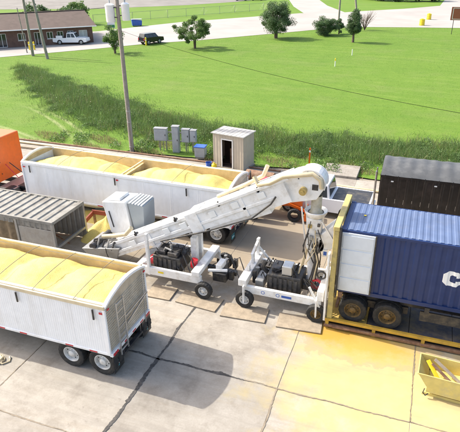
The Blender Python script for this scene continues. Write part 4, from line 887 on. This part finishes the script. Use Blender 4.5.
# intake end and cabinet
MB().hexa([(-13.1-OX, -.65, .35), (-11.9-OX, -.45, .45), (-11.9-OX, .45, .45), (-13.1-OX, .65, .35), (-13.4-OX, -.85, 1.0), (-11.6-OX, -.6, 1.15), (-11.6-OX, .6, 1.15), (-13.4-OX, .85, 1.0)]).build('intake_boot', galv, cv, bev=.02)
for k in range(5): MB().tube([(-13.0+.25*k-OX, -.6, 1.0), (-12.9+.25*k-OX, -.5, 1.35+.1*(k % 2)), (-12.7+.25*k-OX, .1, 1.2)], .05, 8).build('auger_arm', galv if k % 2 else steel, cv)
MB().cyl((-12.9-OX, -.75, 1.1), (-12.9-OX, .7, 1.1), .16, 14).build('tail_roller', steel, cv)
MB().tube([(-12.6-OX, -.3, 1.45), (-12.0-OX, -.2, 1.55), (-11.4-OX, -.25, 1.75), (-11.1-OX, -.2, 2.1)], .10, 10).build('intake_hose', hosem, cv, smooth=True)
hb = [(-12.75, .62, 1.15), (-11.6, .62, 1.1), (-11.55, 1.75, 1.1), (-12.75, 1.75, 1.15), (-13.05, .62, 2.72), (-11.85, .62, 2.85), (-11.75, 1.75, 2.85), (-13.05, 1.75, 2.72)]
cb = MB().hexa([(x-OX, y, z) for x, y, z in hb]).build('control_cabinet', white, cv, bev=.03)
MB().hexa([(-12.9-OX, .75, 2.75), (-12.15-OX, .75, 2.835), (-12.15-OX, 1.6, 2.835), (-12.9-OX, 1.6, 2.75), (-12.85-OX, .8, 2.86), (-12.2-OX, .8, 2.93), (-12.2-OX, 1.55, 2.93), (-12.85-OX, 1.55, 2.86)]).build('roof_hatch', white, cb, bev=.01)
MB().bar((-12.55-OX, .60, 1.5), (-12.72-OX, .60, 2.3), .06, .03).build('door_handle', steel, cb)
g2 = MB().hexa([(-11.5-OX, .7, 1.3), (-11.0-OX, .7, 1.5), (-11.0-OX, 1.75, 1.5), (-11.5-OX, 1.75, 1.3), (-11.75-OX, .7, 2.80), (-10.95-OX, .7, 2.74), (-10.95-OX, 1.75, 2.74), (-11.75-OX, 1.75, 2.80)]).build('generator_box', mat('light_grey_box', (.30, .33, .34), .5, var=.06), cv, bev=.02)
for k in range(5): x = -11.68+k*.15; MB().box(x-OX, x+.07-OX, .68, 1.77, 2.80-.012*k, 2.85-.012*k).build('roof_rib', white, g2, bev=.008)
for x in (-12.5, -11.8, -10.9):
    MB().bar((x-OX, .6, .35), (x-OX, .75, 1.3), .09, .09).build('cabinet_leg', wmachine, cv)
MB().tube([(-12.2-OX, -.75, 1.15), (-12.22-OX, -.7, 0.9), (-12.0-OX, -.75, .3)], .02, 6).build('cable', black, cv)
# wheeled frame
for y in (-1.2, .95): MB().box(-10.3-OX, -7.4-OX, y-.07, y+.07, .62, .98).build('side_beam', wmachine, cv, bev=.015)
MB().box(-7.8-OX, -7.45-OX, -1.32, 1.05, .985, 1.2).build('cross_beam', wmachine, cv, bev=.02)
MB().box(-10.5-OX, -10.25-OX, -1.2, .95, .62, .9).build('cross_beam', wmachine, cv, bev=.02)
MB().box(-9.0-OX, -8.8-OX, -1.12, .87, .64, .84).build('cross_beam', wmachine, cv)
for y, far in ((-1.36, False), (1.12, True)):
    wheel(cv, -7.25-OX, y, .43, STYRE, SRIM, far)
    yy = y+.19*(1 if y < 0 else -1); MB().bar((-7.25-OX, yy, .40), (-7.62-OX, yy, 1.0), .07, .16, (0, 1, 0)).build('wheel_fork', wmachine, cv)
MB().box(-8.25-OX, -8.0-OX, -.28, .0, .7, 2.15).build('lift_post', wmachine, cv, bev=.015); MB().box(-8.25-OX, -8.0-OX, .3, .5, .7, 2.2).build('lift_post', wmachine, cv, bev=.015)
MB().box(-9.86-OX, -9.74-OX, -1.28, -1.14, .6, 2.55).build('stake_post', wmachine, cv, bev=.01)
MB().bar((-10.2-OX, -.9, .9), (-9.4-OX, -.45, 1.5), .1, .1).bar((-10.2-OX, .9, .9), (-9.4-OX, .45, 1.5), .1, .1).build('diagonal_strut', wmachine, cv)
eng = MB().box(-9.75-OX, -8.45-OX, -.95, .15, .72, 1.42).build('engine', black, cv, bev=.06)
for (x0, x1, y0, y1, z0, z1) in ((-9.6, -9.2, -.8, -.1, 1.425, 1.58), (-9.05, -8.6, -.9, -.4, 1.425, 1.62), (-9.1, -8.7, -.2, .1, 1.425, 1.52)): MB().box(x0-OX, x1-OX, y0, y1, z0, z1).build('engine_cover', steel, eng, bev=.03)
for k in range(5): MB().box(-9.65+.22*k-OX, -9.52+.22*k-OX, -.985, -.955, .85, 1.3).build('cooling_fin', steel, eng)
MB().cyl((-9.0-OX, -.6, 1.6), (-9.0-OX, -.6, 1.85), .06, 10).tube([(-9.3-OX, -.7, 1.55), (-9.2-OX, -.75, 1.75), (-8.9-OX, -.8, 1.7)], .04, 8).build('exhaust', galv, eng)
MB().cyl((-9.95-OX, -.6, 1.0), (-9.8-OX, -.6, 1.0), .24, 16).build('pulley', redl, cv); MB().cyl((-7.95-OX, -.7, 1.05), (-7.9-OX, -.7, 1.4), .15, 12).build('extinguisher', redl, cv)
MB().box(-9.35-OX, -9.1-OX, -1.28, -1.272, .78, .86).build('warning_label', yplast, cv)
for k in range(4): MB().tube([(-9.2+.3*k-OX, -.5, 1.5), (-8.9+.3*k-OX, -.8, 1.25+.08*k), (-8.5+.25*k-OX, -1.0, .95)], .03, 6).build('hydraulic_hose', black, cv, smooth=True)
MB().bar((-7.5-OX, -.2, .85), (-6.2-OX, -.2, .75), .16, .18).build('drawbar', black, cv); MB().box(-7.1-OX, -6.5-OX, -.75, -.25, .55, .95).build('battery_box', black, cv, bev=.03)
MB().box(-7.0-OX, -6.75-OX, -.6, .0, 1.0, 1.25).bar((-7.3-OX, -.7, 1.0), (-6.5-OX, -.55, 1.05), .12, .1).build('winch', wmachine, cv, bev=.02)
rq = random.Random(31)
for k in range(14):
    x = rq.uniform(-9.7, -8.3); y = rq.uniform(-.9, .1); P = [(x-OX, y, rq.uniform(1.3, 1.6)), (x+rq.uniform(-.3, .3)-OX, y+rq.uniform(-.2, .2), rq.uniform(1.55, 1.8)), (x+rq.uniform(-.5, .5)-OX, y+rq.uniform(-.3, .2), rq.uniform(1.2, 1.5))]
    MB().tube(P, rq.uniform(.014, .03), 6).build('engine_pipe', rq.choice([black, steel, black]), eng, smooth=True)
for k in range(7):
    x = rq.uniform(-7.4, -6.3); y = rq.uniform(-.9, .6); MB().box(x-OX, x+rq.uniform(.1, .3)-OX, y, y+rq.uniform(.1, .3), .55, rq.uniform(.75, 1.05)).build('valve_block', rq.choice([black, steel, galv]), cv, bev=.015)
    MB().tube([(x-OX, y, .9), (x+.3-OX, y+.1, 1.1), (x+.6-OX, y-.2, .7)], .022, 6).build('hydraulic_hose', black, cv, smooth=True)
# ================================================================== CONTAINER LOADER
ld = thing('container_loader', 'white grain thrower with vertical spout and black engine at the container mouth', 'loader', (-4.0, 17.5, 0))
QX = -4.0
for y in (-1.2, .95): MB().box(-5.6-QX, -2.45-QX, y-.07, y+.07, .66, .98).build('side_beam', wmachine, ld, bev=.015)
MB().box(-5.75-QX, -5.42-QX, -1.35, 1.0, .985, 1.28).build('cross_beam', wmachine, ld, bev=.02); MB().box(-2.62-QX, -2.36-QX, -1.35, .55, .985, 1.42).build('cross_beam', wmachine, ld, bev=.02)
for y, h in ((.75, 2.05), (.05, 1.75), (-.55, 1.5)): MB().box(-5.64-QX, -5.52-QX, y-.07, y+.07, 1.285, h).build('upright', wmachine, ld, bev=.01)
MB().bar((-5.58-QX, .9, 2.0), (-5.58-QX, -.1, 1.72), .1, .1).bar((-5.58-QX, .8, 1.65), (-5.0-QX, .8, 1.0), .08, .08).build('top_bar', wmachine, ld)
for x, rim in ((-5.47, SRIM), (-2.6, SRIMY)):
    for y, far in ((-1.36, False), (1.12, True)):
        wheel(ld, x-QX, y, .43, STYRE, rim, far); yy = y+.19*(1 if y < 0 else -1)
        MB().bar((x-QX, yy, .40), (x-.05-QX, yy, 1.0), .06, .16, (0, 1, 0)).bar((x+.02-QX, y-.17*(1 if y < 0 else -1), .40), (x-QX, y-.17*(1 if y < 0 else -1), 1.15), .05, .16, (0, 1, 0)).build('wheel_fork', wmachine, ld)
en = MB().box(-4.72-QX, -3.35-QX, -.85, .2, .7, 1.45).build('engine', black, ld, bev=.05)
MB().box(-4.15-QX, -3.75-QX, -.75, -.25, 1.455, 1.85).build('air_cleaner', alu, en, bev=.03); MB().box(-4.6-QX, -4.25-QX, -.6, .05, 1.455, 1.62).build('engine_cover', steel, en, bev=.03)
for k in range(6): MB().box(-4.62+.2*k-QX, -4.5+.2*k-QX, -.885, -.855, .82, 1.32).build('cooling_fin', steel, en)
MB().tube([(-4.75-QX, -.4, 1.2), (-5.0-QX, -.5, 1.5), (-4.9-QX, -.4, 1.75)], .10, 10).build('intake_pipe', black, en, smooth=True)
MB().box(-5.2-QX, -4.85-QX, -.9, .1, .7, 1.1).build('fuel_tank', galv, ld, bev=.04)
for k, y in enumerate((-.62, -.2, .2)): MB().cyl((-5.3-QX, y, .8), (-5.3-QX, y, 1.35-.1*k), .09, 10).build('filter_canister', black if k != 1 else galv, ld)
rg = MB().lathe([(.15, -.05), (.22, -.05), (.22, .05), (.15, .05)], 20, 'y', (-2.8-QX, -.55, 1.2), True).build('red_pulley_guard', redl, ld)
for k in range(14):
    x = rq.uniform(-4.7, -3.4); y = rq.uniform(-.8, .1); P = [(x-QX, y, rq.uniform(1.35, 1.5)), (x+rq.uniform(-.3, .3)-QX, y+rq.uniform(-.2, .2), rq.uniform(1.55, 1.85)), (x+rq.uniform(-.5, .5)-QX, y+rq.uniform(-.3, .2), rq.uniform(1.1, 1.5))]
    MB().tube(P, rq.uniform(.014, .03), 6).build('engine_pipe', rq.choice([black, steel, black]), en, smooth=True)
for k in range(6):
    x = rq.uniform(-5.3, -4.8); y = rq.uniform(-.9, .7); MB().tube([(x-QX, y, .9), (x+.15-QX, y+.1, 1.25), (x+.4-QX, y-.2, 1.0)], .025, 6).build('hydraulic_hose', black, ld, smooth=True)
for k in range(5):
    x = -3.3+.12*k; MB().tube([(x-QX, -.5, 1.1), (x+rq.uniform(-.2, .2)-QX, -.8, 1.5), (x+.25-QX, -.75, 1.0), (x+.2-QX, -1.1, .8)], .022, 6).build('hydraulic_hose', black if k % 2 else steel, ld, smooth=True)
# spout stack
sx = -3.1-QX
MB().lathe([(.2, 4.72), (.2, 4.3), (.2, 4.12), (.30, 3.98)], 20, 'z', (sx, 0, 0)).build('spout_neck', mat('dusty_grey_spout', (.46, .42, .33), .6, var=.2, vs=5, dirt=(.5, .38, .14), dirt_amt=.7, ds=3), ld, smooth=True)
MB().lathe([(.30, 4.04), (.42, 4.12), (.44, 4.10), (.42, 4.02), (.34, 3.88), (.28, 3.84)], 28, 'z', (sx, 0, 0)).build('spout_dish', wmachine, ld, smooth=True)
MB().hexa([(sx-.24, -.26, 2.75), (sx+.24, -.26, 2.75), (sx+.24, .26, 2.75), (sx-.24, .26, 2.75), (sx-.29, -.29, 3.84), (sx+.29, -.29, 3.84), (sx+.29, .29, 3.84), (sx-.29, .29, 3.84)]).build('spout_hopper', wmachine, ld, bev=.03)
MB().hexa([(sx+.2, -.3, 2.45), (sx+.85, -.3, 2.75), (sx+.85, .3, 2.75), (sx+.2, .3, 2.45), (sx+.25, -.3, 3.2), (sx+.75, -.3, 3.75), (sx+.75, .3, 3.75), (sx+.25, .3, 3.2)]).build('thrower_housing', wmachine, ld, bev=.03)
MB().cyl((sx+.1, -.30, 2.75), (sx+.1, .30, 2.75), .36, 20).build('thrower_drum', wmachine, ld, bev=.02)
MB().cyl((sx+.1, -.31, 2.75), (sx+.1, -.40, 2.75), .12, 12).build('drive_motor', steel, ld)
for k in range(8): a = k*math.pi/4; MB().cyl((sx+.1+.28*math.cos(a), -.30, 2.75+.28*math.sin(a)), (sx+.1+.28*math.cos(a), -.315, 2.75+.28*math.sin(a)), .02, 6).build('bolt', steel, ld)
MB().tube([(sx+.0, -.02, 2.5), (sx-.05, -.05, 2.0), (sx+.02, -.1, 1.4), (sx+.05, -.1, .95)], [.2, .17, .18, .22], 14).build('support_column', wmachine, ld, smooth=True)
MB().box(sx-.3, sx+.45, -.45, .3, .75, 1.0).build('turntable', steel, ld, bev=.03)
for k in range(4): MB().tube([(sx+.05+.04*k, -.4, 2.7), (sx+.18+.05*k, -.55, 2.2), (sx+.08+.06*k, -.6, 1.6), (sx-.05+.1*k, -.5, 1.1)], .028, 7).build('hydraulic_hose', black if k != 2 else hosem, ld, smooth=True)
ring = [(sx+.5+.16*math.cos(a), -.72, 1.75+.16*math.sin(a)) for a in [k*math.pi/8 for k in range(17)]]; MB().tube(ring, .035, 7).build('coiled_hose', black, ld, smooth=True)
for y in (-.5, .4): MB().bar((sx-.55, y, 1.0), (sx-.2, y*.5, 2.6), .05, .05).build('stay_rod', hosem, ld)
MB().box(sx+.42, sx+.6, -.345, -.325, 2.35, 2.65).build('notice_plate', whr, ld); MB().box(sx+.45, sx+.57, -.352, -.347, 2.42, 2.58).build('notice_print', bluep, ld)
for x, m in ((-4.75, bluep), (-4.15, bluep)):
    lp = MB().lathe([(0, 0), (.085, 0), (.085, .004), (0, .004)], 18, 'y', (x-QX, -1.276, .82)).build('logo_disc' if x < -4.5 else 'logo_plate', whr, ld)
    MB().lathe([(.055, 0), (.075, 0), (.075, .003), (.055, .003)], 18, 'y', (x-QX, -1.281, .82), True).build('logo_ring', m, lp)
MB().box(-4.0-QX, -3.6-QX, -1.276, -1.271, .76, .86).build('logo_plate', bluep, ld)
for k in range(9):
    z = rq.uniform(2.9, 3.8); y = -.33-rq.uniform(0, .06); x = sx+rq.uniform(-.2, .2)
    MB().tube([(x, y, z), (x+rq.uniform(-.25, .25), y-.12, z-.5), (x+rq.uniform(-.2, .3), y-.05, z-1.1)], rq.uniform(.012, .025), 6).build('hydraulic_hose', rq.choice([black, steel, hosem]), ld, smooth=True)
for (x, z, w_, h_) in ((-.2, 3.5, .14, .12), (.1, 3.2, .2, .1), (-.12, 3.0, .12, .16), (.15, 3.6, .1, .1)): MB().box(sx+x, sx+x+w_, -.40, -.27, z, z+h_).build('control_valve', rq.choice([steel, galv, brass]), ld, bev=.01)
MB().bar((sx-.32, -.2, 2.9), (sx-.5, -.3, 4.3), .05, .05).bar((sx+.3, -.3, 3.8), (sx+.85, -.35, 3.0), .05, .05).bar((sx-.3, .2, 2.9), (sx-.45, .3, 4.3), .05, .05).build('stay_rod', wmachine, ld)
# ================================================================== LOADING PLATFORM, BULKHEAD, CHASSIS, CONTAINER
pf = thing('loading_platform', 'low yellow railed steel platform under the container chassis', 'platform', (0, 0, 0))
deckm = mat('dusty_dark_deck', (.07, .07, .085), .6, .2, var=.3, vs=2, dirt=(.45, .32, .1), dirt_amt=.5, ds=.8)
deckd = mat('dust_covered_deck', (.58, .40, .10), .8, var=.25, vs=3, dirt=(.3, .2, .07), dirt_amt=.6, ds=2)
k = 0; x = -2.2
while x < 13: MB().box(x, x+1.48, 16.14, 19.4, .2, .25).build('deck_plate', deckd if x < -.8 else deckm, pf); x += 1.5
for y0, y1 in ((15.98, 16.12), (19.42, 19.56)):
    MB().box(-2.25, 13.3, y0, y1, .30, .41).build('upper_rail', yell, pf, bev=.012); MB().box(-2.25, 13.3, y0-.04, y1-.04, .05, .15).build('lower_rail', rusty, pf, bev=.012)
    x = -2.2
    while x < 13.2: MB().box(x, x+.12, y0+.002, y1-.002, 0, .298).build('rail_post', yell, pf); x += 1.72
MB().box(-2.25, 13.3, 16.3, 16.45, 0, .198).box(-2.25, 13.3, 17.6, 17.8, 0, .198).box(-2.25, 13.3, 19.1, 19.25, 0, .198).build('bearer', steel, pf)
MB().bar((-.2, 15.9, .2), (-1.9, 15.9, .12), .05, .05).build('loose_rod', rusty, pf)
# yellow frame round the container mouth
bf = thing('mouth_frame', 'tall dusty yellow frame around the open end of the blue container', 'frame', (0, 0, 0))
MB().box(-2.18, -1.98, 16.03, 16.19, .26, 4.12).build('near_post', yello, bf, bev=.02); MB().box(-2.22, -1.98, 18.72, 18.92, .26, 4.12).build('far_post', yello, bf, bev=.02)
MB().box(-2.19, -1.97, 16.0, 18.94, 4.124, 4.29).build('top_beam', yello, bf, bev=.02)
MB().box(-1.955, -1.90, 15.99, 16.17, 1.4, 4.3).build('edge_strip', black, bf)
MB().box(-2.30, -2.225, 15.95, 16.18, .3, 3.2).build('guard_plate', wmachine, bf, bev=.01)
MB().box(-2.12, -2.06, 16.25, 16.75, 1.4, 4.1).box(-2.12, -2.06, 18.15, 18.7, 1.4, 4.1).build('flap', hosem, bf)
MB().bar((-2.3, 16.1, .35), (-2.9, 16.05, 1.6), .07, .07).build('brace', wmachine, bf)
# chassis
ch = thing('container_chassis', 'dusty steel chassis trailer carrying the blue container', 'trailer', (-1.94, 16.25, .25))
for y in (.7, 1.74): MB().box(.1, 12.2, y-.07, y+.07, .75, 1.16).build('frame_rail', steel, ch)
for x in (.15, 3.2, 6.2, 9.2, 12.0): MB().box(x-.08, x+.08, .0, 2.44, 1.02, 1.26).build('bolster', rusty if x < 1 else steel, ch)
for x in (.66, 1.91):
    MB().cyl((x, .3, .52), (x, 2.14, .52), .07, 10).build('axle', steel, ch)
    for y, far in ((.14, False), (.46, False), (1.98, True), (2.3, True)): wheel(ch, x, y, .52, rim=YRIM, far=far)
MB().box(.2, 2.6, .55, .66, .45, .74).box(.2, 2.6, 1.78, 1.89, .45, .74).build('suspension', steel, ch)
for y in (.5, 1.94): MB().box(8.9, 9.05, y-.07, y+.07, .05, 1.0).box(8.8, 9.15, y-.16, y+.16, 0, .05).build('landing_leg', steel, ch)
MB().box(.0, .1, .2, 2.24, .4, .55).build('bumper', rusty, ch); MB().box(3.0, 8.5, .18, .24, .55, .95).build('side_guard', steel, ch)
# container
cn = thing('shipping_container', 'navy blue shipping container with a white letter C and its doors folded open', 'container', (-1.94, 16.25, 1.55))
CL, CW, CH = 12.19, 2.44, 2.58
def side_y(x):   # corrugation depth at x
    p = .334; u = ((x-.18) % p)/p
    if u < .34: return .0
    if u < .5: return .036*(u-.34)/.16
    if u < .84: return .036
    return .036*(1-(u-.84)/.16)
def side_poly(x0, x1):
    br = sorted({x0, x1, *[.18+k*.334+f*.334 for k in range(40) for f in (0, .34, .5, .84)]}); br = [x for x in br if x0 <= x <= x1]
    return br
x = .12; NP = 10; sw = (CL-.3)/NP
for k in range(NP):
    a, b = .15+k*sw, .15+(k+1)*sw; br = side_poly(a, b); o_ = [(q, .02+side_y(q)) for q in br]
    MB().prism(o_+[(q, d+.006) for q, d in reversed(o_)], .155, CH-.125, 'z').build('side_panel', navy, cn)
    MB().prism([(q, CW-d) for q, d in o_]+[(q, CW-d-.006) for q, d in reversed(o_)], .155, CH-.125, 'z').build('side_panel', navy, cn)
for y in (.0, CW-.1):
    MB().box(.15, CL-.15, y, y+.09, 0, .15).build('bottom_rail', navy, cn); MB().box(.15, CL-.15, y+.005, y+.08, CH-.12, CH-.03).build('top_rail', navy, cn)
    for x in (.0, CL-.16):
        MB().box(x, x+.16, y-.0, y+.1, .12, CH-.12).build('corner_post', navy, cn)
        for z in (0, CH-.118): MB().box(x-.004, x+.17, y-.006, y+.11, z, z+.118).build('corner_casting', navy, cn, bev=.008)
RP = 26; rw = (CL-.36)/RP
prof = []
for k in range(int((CL-.36)/.228)):
    b = .18+k*.228; prof.append(b)
for k, b in enumerate(prof):
    pts = [(b, CH-.03), (b+.07, CH-.03), (b+.095, CH-.016), (b+.19, CH-.016), (b+.228, CH-.03)]
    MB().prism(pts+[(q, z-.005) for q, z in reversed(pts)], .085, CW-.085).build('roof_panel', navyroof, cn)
MB().box(.0, .18, .11, CW-.11, CH-.1, CH-.012).build('door_header', navy, cn); MB().box(0, .12, .1, CW-.1, 0, .14).build('door_sill', navy, cn); MB().box(.15, CL-.1, .1, CW-.1, .1, .15).build('floor', wood, cn)
MB().box(CL-.12, CL-.08, .1, CW-.1, .14, CH-.1).build('front_wall', navy, cn)
MB().box(.6, .68, 1.28, 1.36, CH-.006, CH+.004).build('roof_mark', yplast, cn)
for yy, sg in ((-.045, -1), (CW+.045, 1)):
    d = MB().box(.02, 1.2, yy-.025, yy+.025, .1, CH-.1).build('door', doorw, cn, bev=.01)
    for k in range(4):
        z0 = .17+k*.575; MB().box(.09, 1.13, yy+sg*.026, yy+sg*.042, z0, z0+.5).build('door_pressing', doorw, d, bev=.012)
    MB().box(.0, .05, yy-.035, yy+.035, .09, CH-.09).box(1.17, 1.22, yy-.035, yy+.035, .09, CH-.09).build('door_gasket', black, d)
    for x in (.35, .85): MB().cyl((x, yy-sg*.034, .12), (x, yy-sg*.034, CH-.12), .009, 6).build('lock_rod', galv, d)
# letter C painted over the corrugations
mb = MB(); X0, Z0, hgt, wid = 3.50, 2.55-1.55, .58, .60; st = .01
def in_c(u, v):   # u,v in 0..1, bold slab C with chamfered corners
    ch_ = .24
    if u+v < ch_ or (1-u)+v < ch_ or u+(1-v) < ch_ or (1-u)+(1-v) < ch_: return False
    if u > .36 and .27 < v < .73 and (u-.36)+(v-.27) > .07 and (u-.36)+(.73-v) > .07:
        if u > .68 and (v < .38 or v > .62): return True
        return False
    return True
nx, nz_ = int(wid/st), int(hgt/st)
for i in range(nx):
    for j in range(nz_):
        if in_c((i+.5)/nx, (j+.5)/nz_):
            xa, xb, za, zb = X0+i*st, X0+(i+1)*st, Z0+j*st, Z0+(j+1)*st
            ya, yb = .02+side_y(xa)-.007, .02+side_y(xb)-.007; mb.add([(xa, ya, za), (xb, yb, za), (xb, yb, zb), (xa, ya, zb)], [(0, 1, 2, 3)])
mb.build('painted_letter', mat('white_lettering', (.8, .8, .78), .5, var=.03), cn)
# ================================================================== RIGHT BACKGROUND
bt = thing('tarped_trailer', 'black ribbed trailer under a grey tarpaulin behind the blue container', 'trailer', (-1.3, 24.75, 0))
TL, TW, TZ = 12.0, 2.5, 3.0
pm = MB().prism([(0, 0), (.05, -.03), (.11, -.03), (.16, 0), (.395, 0), (.395, .02), (0, .02)], .85, TZ-.1, 'z').mesh('side_panel', blkt)
for k in range(30):
    link('side_panel', pm, bt, (k*.4, 0, 0)); o = link('side_panel', pm, bt, (k*.4+.395, TW, 0)); o.rotation_euler[2] = math.pi
for y in (0, TW): MB().box(0, TL, y-.05, y+.05, TZ-.1, TZ).build('top_rail', blkt, bt); MB().box(0, TL, y-.04, y+.04, .72, .85).build('bottom_rail', steel, bt)
MB().box(-.03, .03, .05, TW-.05, .8, TZ).build('end_wall', blkt, bt)
for y in (.15, .7): MB().tube([(-.25, y, .9), (-.25, y, TZ+.1)], .035, 8).build('end_pipe', chrome, bt, smooth=True)
for z in (TZ-.1, 2.0, 1.2): MB().bar((-.25, .1, z), (-.25, .75, z), .04, .04).build('end_rung', chrome, bt)
MB().grid(lambda u, v: (u*TL, -.07+(TW+.14)*v, TZ+.02+.42*math.sin(math.pi*v)**.7+.02*math.sin(u*130)*math.sin(math.pi*v)+.012*vnoise(u*60, v*9)), 150, 20).build('tarpaulin', tarpg, bt, smooth=True)
for k in range(20): MB().bar((k*.62+.2, -.075, TZ+.05), (k*.62+.2, -.075, TZ-.22), .03, .01).build('tarp_strap', black, bt)
for k in range(6): MB().box(k*2+.5, k*2+.62, -.06, -.045, TZ-.3, TZ-.24).build('marker_lamp', whr, bt)
for x in (9.8, 11.1):
    for y, far in ((.14, False), (TW-.14, True)): wheel(bt, x, y, .52, far=far)
for y in (.7, TW-.7): MB().box(.2, TL, y-.06, y+.06, .55, .72).build('frame_rail', steel, bt)
for y in (.5, TW-.5): MB().box(1.5, 1.65, y-.07, y+.07, 0, .72).build('landing_leg', steel, bt)
car('parked_pickup', 'white pickup half hidden behind the loader spout', 'pickup truck', (-4.3, 26.2, 0), R(178), 5.3, 1.95, 1.85, paintw, 'pickup')
# orange utility tractor behind the conveyor head
ut = thing('utility_tractor', 'small orange tractor mostly hidden behind the conveyor head', 'tractor', (-7.0, 24.6, 0), R(8))
MB().hexa([(.2, -.4, .75), (1.9, -.35, .75), (1.9, .35, .75), (.2, .4, .75), (.2, -.38, 1.45), (1.8, -.3, 1.3), (1.8, .3, 1.3), (.2, .38, 1.45)]).build('hood', orange, ut, bev=.06)
MB().box(-1.2, .2, -.35, .35, .6, 1.0).build('body', black, ut, bev=.04); MB().box(-.9, -.35, -.28, .28, 1.0, 1.2).build('seat', black, ut, bev=.05); MB().box(-.98, -.86, -.28, .28, 1.2, 1.65).build('seat_back', black, ut, bev=.04)
for s in (-1, 1):
    MB().grid(lambda u, v: (-.7+.78*math.cos(math.pi*(1-u*.8)), s*(.5+.38*v), .68+.78*math.sin(math.pi*(1-u*.8))), 10, 1).build('fender', orange, ut)
    link('wheel', STYRE, ut, (1.5, s*.58, .37), 0 if s < 0 else math.pi); o = link('wheel', TTYRE, ut, (-.7, s*.7, .55), 0 if s < 0 else math.pi); link('rim', YRIM, o)
    MB().bar((-1.0, s*.42, .8), (-1.05, s*.42, 2.3), .06, .06, (1, 0, 0)).build('roll_bar', black, ut)
MB().bar((-1.05, -.45, 2.3), (-1.05, .45, 2.3), .06, .06).build('roll_bar', black, ut)
MB().bar((1.0, -.45, 1.0), (2.05, -.45, .6), .1, .14).bar((1.0, .45, 1.0), (2.05, .45, .6), .1, .14).build('loader_arm', orange, ut); MB().prism([(2.0, .15), (2.5, .12), (2.25, .3), (2.15, .65), (2.05, .65)], -.8, .8).build('bucket', orange, ut, bev=.02)
t = thing('oil_drum', 'yellow drum with a red lid behind the far trailer end', 'drum', (-8.05, 27.4, 0)); MB().lathe([(0, 0), (.29, 0), (.3, .04), (.29, .3), (.305, .32), (.29, .34), (.29, .58), (.305, .6), (.29, .62), (.29, .86), (0, .86)], 20, 'z').build('barrel', yplast, t, smooth=True); MB().lathe([(0, .865), (.3, .865), (.3, .9), (0, .91)], 20, 'z').build('lid', redl, t)
# ================================================================== FOREGROUND RIGHT: tipping skip
bn = thing('tipping_hopper', 'yellow dusted steel tipping hopper holding boards at the lower right', 'skip', (1.16, 13.55, 0), R(-3))
bm_ = mat('dusted_yellow_bin', (.62, .50, .16), .6, var=.16, vs=2, dirt=(.42, .36, .22), dirt_amt=.7, ds=2.2)
L_, W_, H_ = 1.75, .98, .86
side = [(0, H_), (.30, .42), (.30, .22), (L_-.05, .22), (L_, H_)]
for y in (0, W_-.012): MB().prism(side, y, y+.012).build('side_plate', bm_, bn)
MB().hexa([(0, .014, H_), (.02, .014, H_), (.02, W_-.014, H_), (0, W_-.014, H_), (.30, .014, .42), (.32, .014, .42), (.32, W_-.014, .42), (.30, W_-.014, .42)]).build('sloped_plate', bm_, bn)
MB().box(.30, L_-.05, .014, W_-.014, .222, .24).build('floor_plate', bm_, bn); MB().box(.30, .315, .014, W_-.014, .242, .418).build('front_plate', bm_, bn); MB().hexa([(L_-.06, .014, .24), (L_-.045, .014, .24), (L_-.045, W_-.014, .24), (L_-.06, W_-.014, .24), (L_-.015, .014, H_), (L_, .014, H_), (L_, W_-.014, H_), (L_-.015, W_-.014, H_)]).build('end_plate', bm_, bn)
for y in (-.02, W_-.01): MB().box(-.03, L_+.03, y, y+.03, H_+.002, H_+.035).build('rim_bar', bm_, bn)
MB().box(-.03, .0, .012, W_-.012, H_+.002, H_+.03).build('rim_bar', bm_, bn)
for y in (.1, W_-.22): MB().box(.2, L_, y, y+.12, .0, .10).box(.42, .5, y+.01, y+.11, .1, .22).box(L_-.3, L_-.22, y+.01, y+.11, .1, .22).build('fork_pocket', bm_, bn)
MB().tube([(.25, -.01, .35), (.22, -.04, .2), (.3, -.03, .1), (.38, -.01, .18)], .02, 6).build('latch', steel, bn)
def inb(name, label, a, b, w, h, m): 
    o = MB().bar(a, b, w, h).build(name, m, bev=.006); tag(o, label, 'board', 'boards in the tipping hopper'); return o
inb('loose_board', 'long pale board leaning in the tipping hopper', (1.62, 14.32, .93), (2.75, 13.72, .42), .12, .04, wood)
inb('loose_board', 'short brown board beside the long one in the tipping hopper', (1.55, 14.15, .88), (2.3, 13.8, .45), .09, .05, rusty)
inb('loose_board', 'bright yellow strip at the left end of the tipping hopper', (1.42, 14.25, .90), (1.85, 13.75, .50), .14, .03, yplast)
def binc(u, v):
    x = 1.50+1.3*u; y = 13.60+.86*v; return (x, y, .36+.10*vnoise(x*4, y*5)+.15*u*math.sin(math.pi*v)+.05*math.sin(u*9))
mb = MB(); mb.grid(binc, 30, 18); o = mb.build('corn_residue', corn, smooth=True); tag(o, 'corn waste lying in the tipping hopper', 'corn', kind='stuff')
# coil of hose at the left edge
t = thing('hose_coil', 'pale coiled hose on the concrete at the left edge', 'hose', (-12.75, 10.32, 0)); P = []
for k in range(70): a = k*.33; r = .27+.04*math.sin(k*.9)-.0012*k; P.append((r*math.cos(a), r*.8*math.sin(a), .035+.006*k*.3))
P += [(.36, -.1, .04), (.5, .1, .03), (.42, .22, .03)]
MB().tube(P, .026, 7).build('coil', hosem, t, smooth=True); MB().cyl((.42, .22, .03), (.36, .28, .03), .035, 8).build('coupling', galv, t)
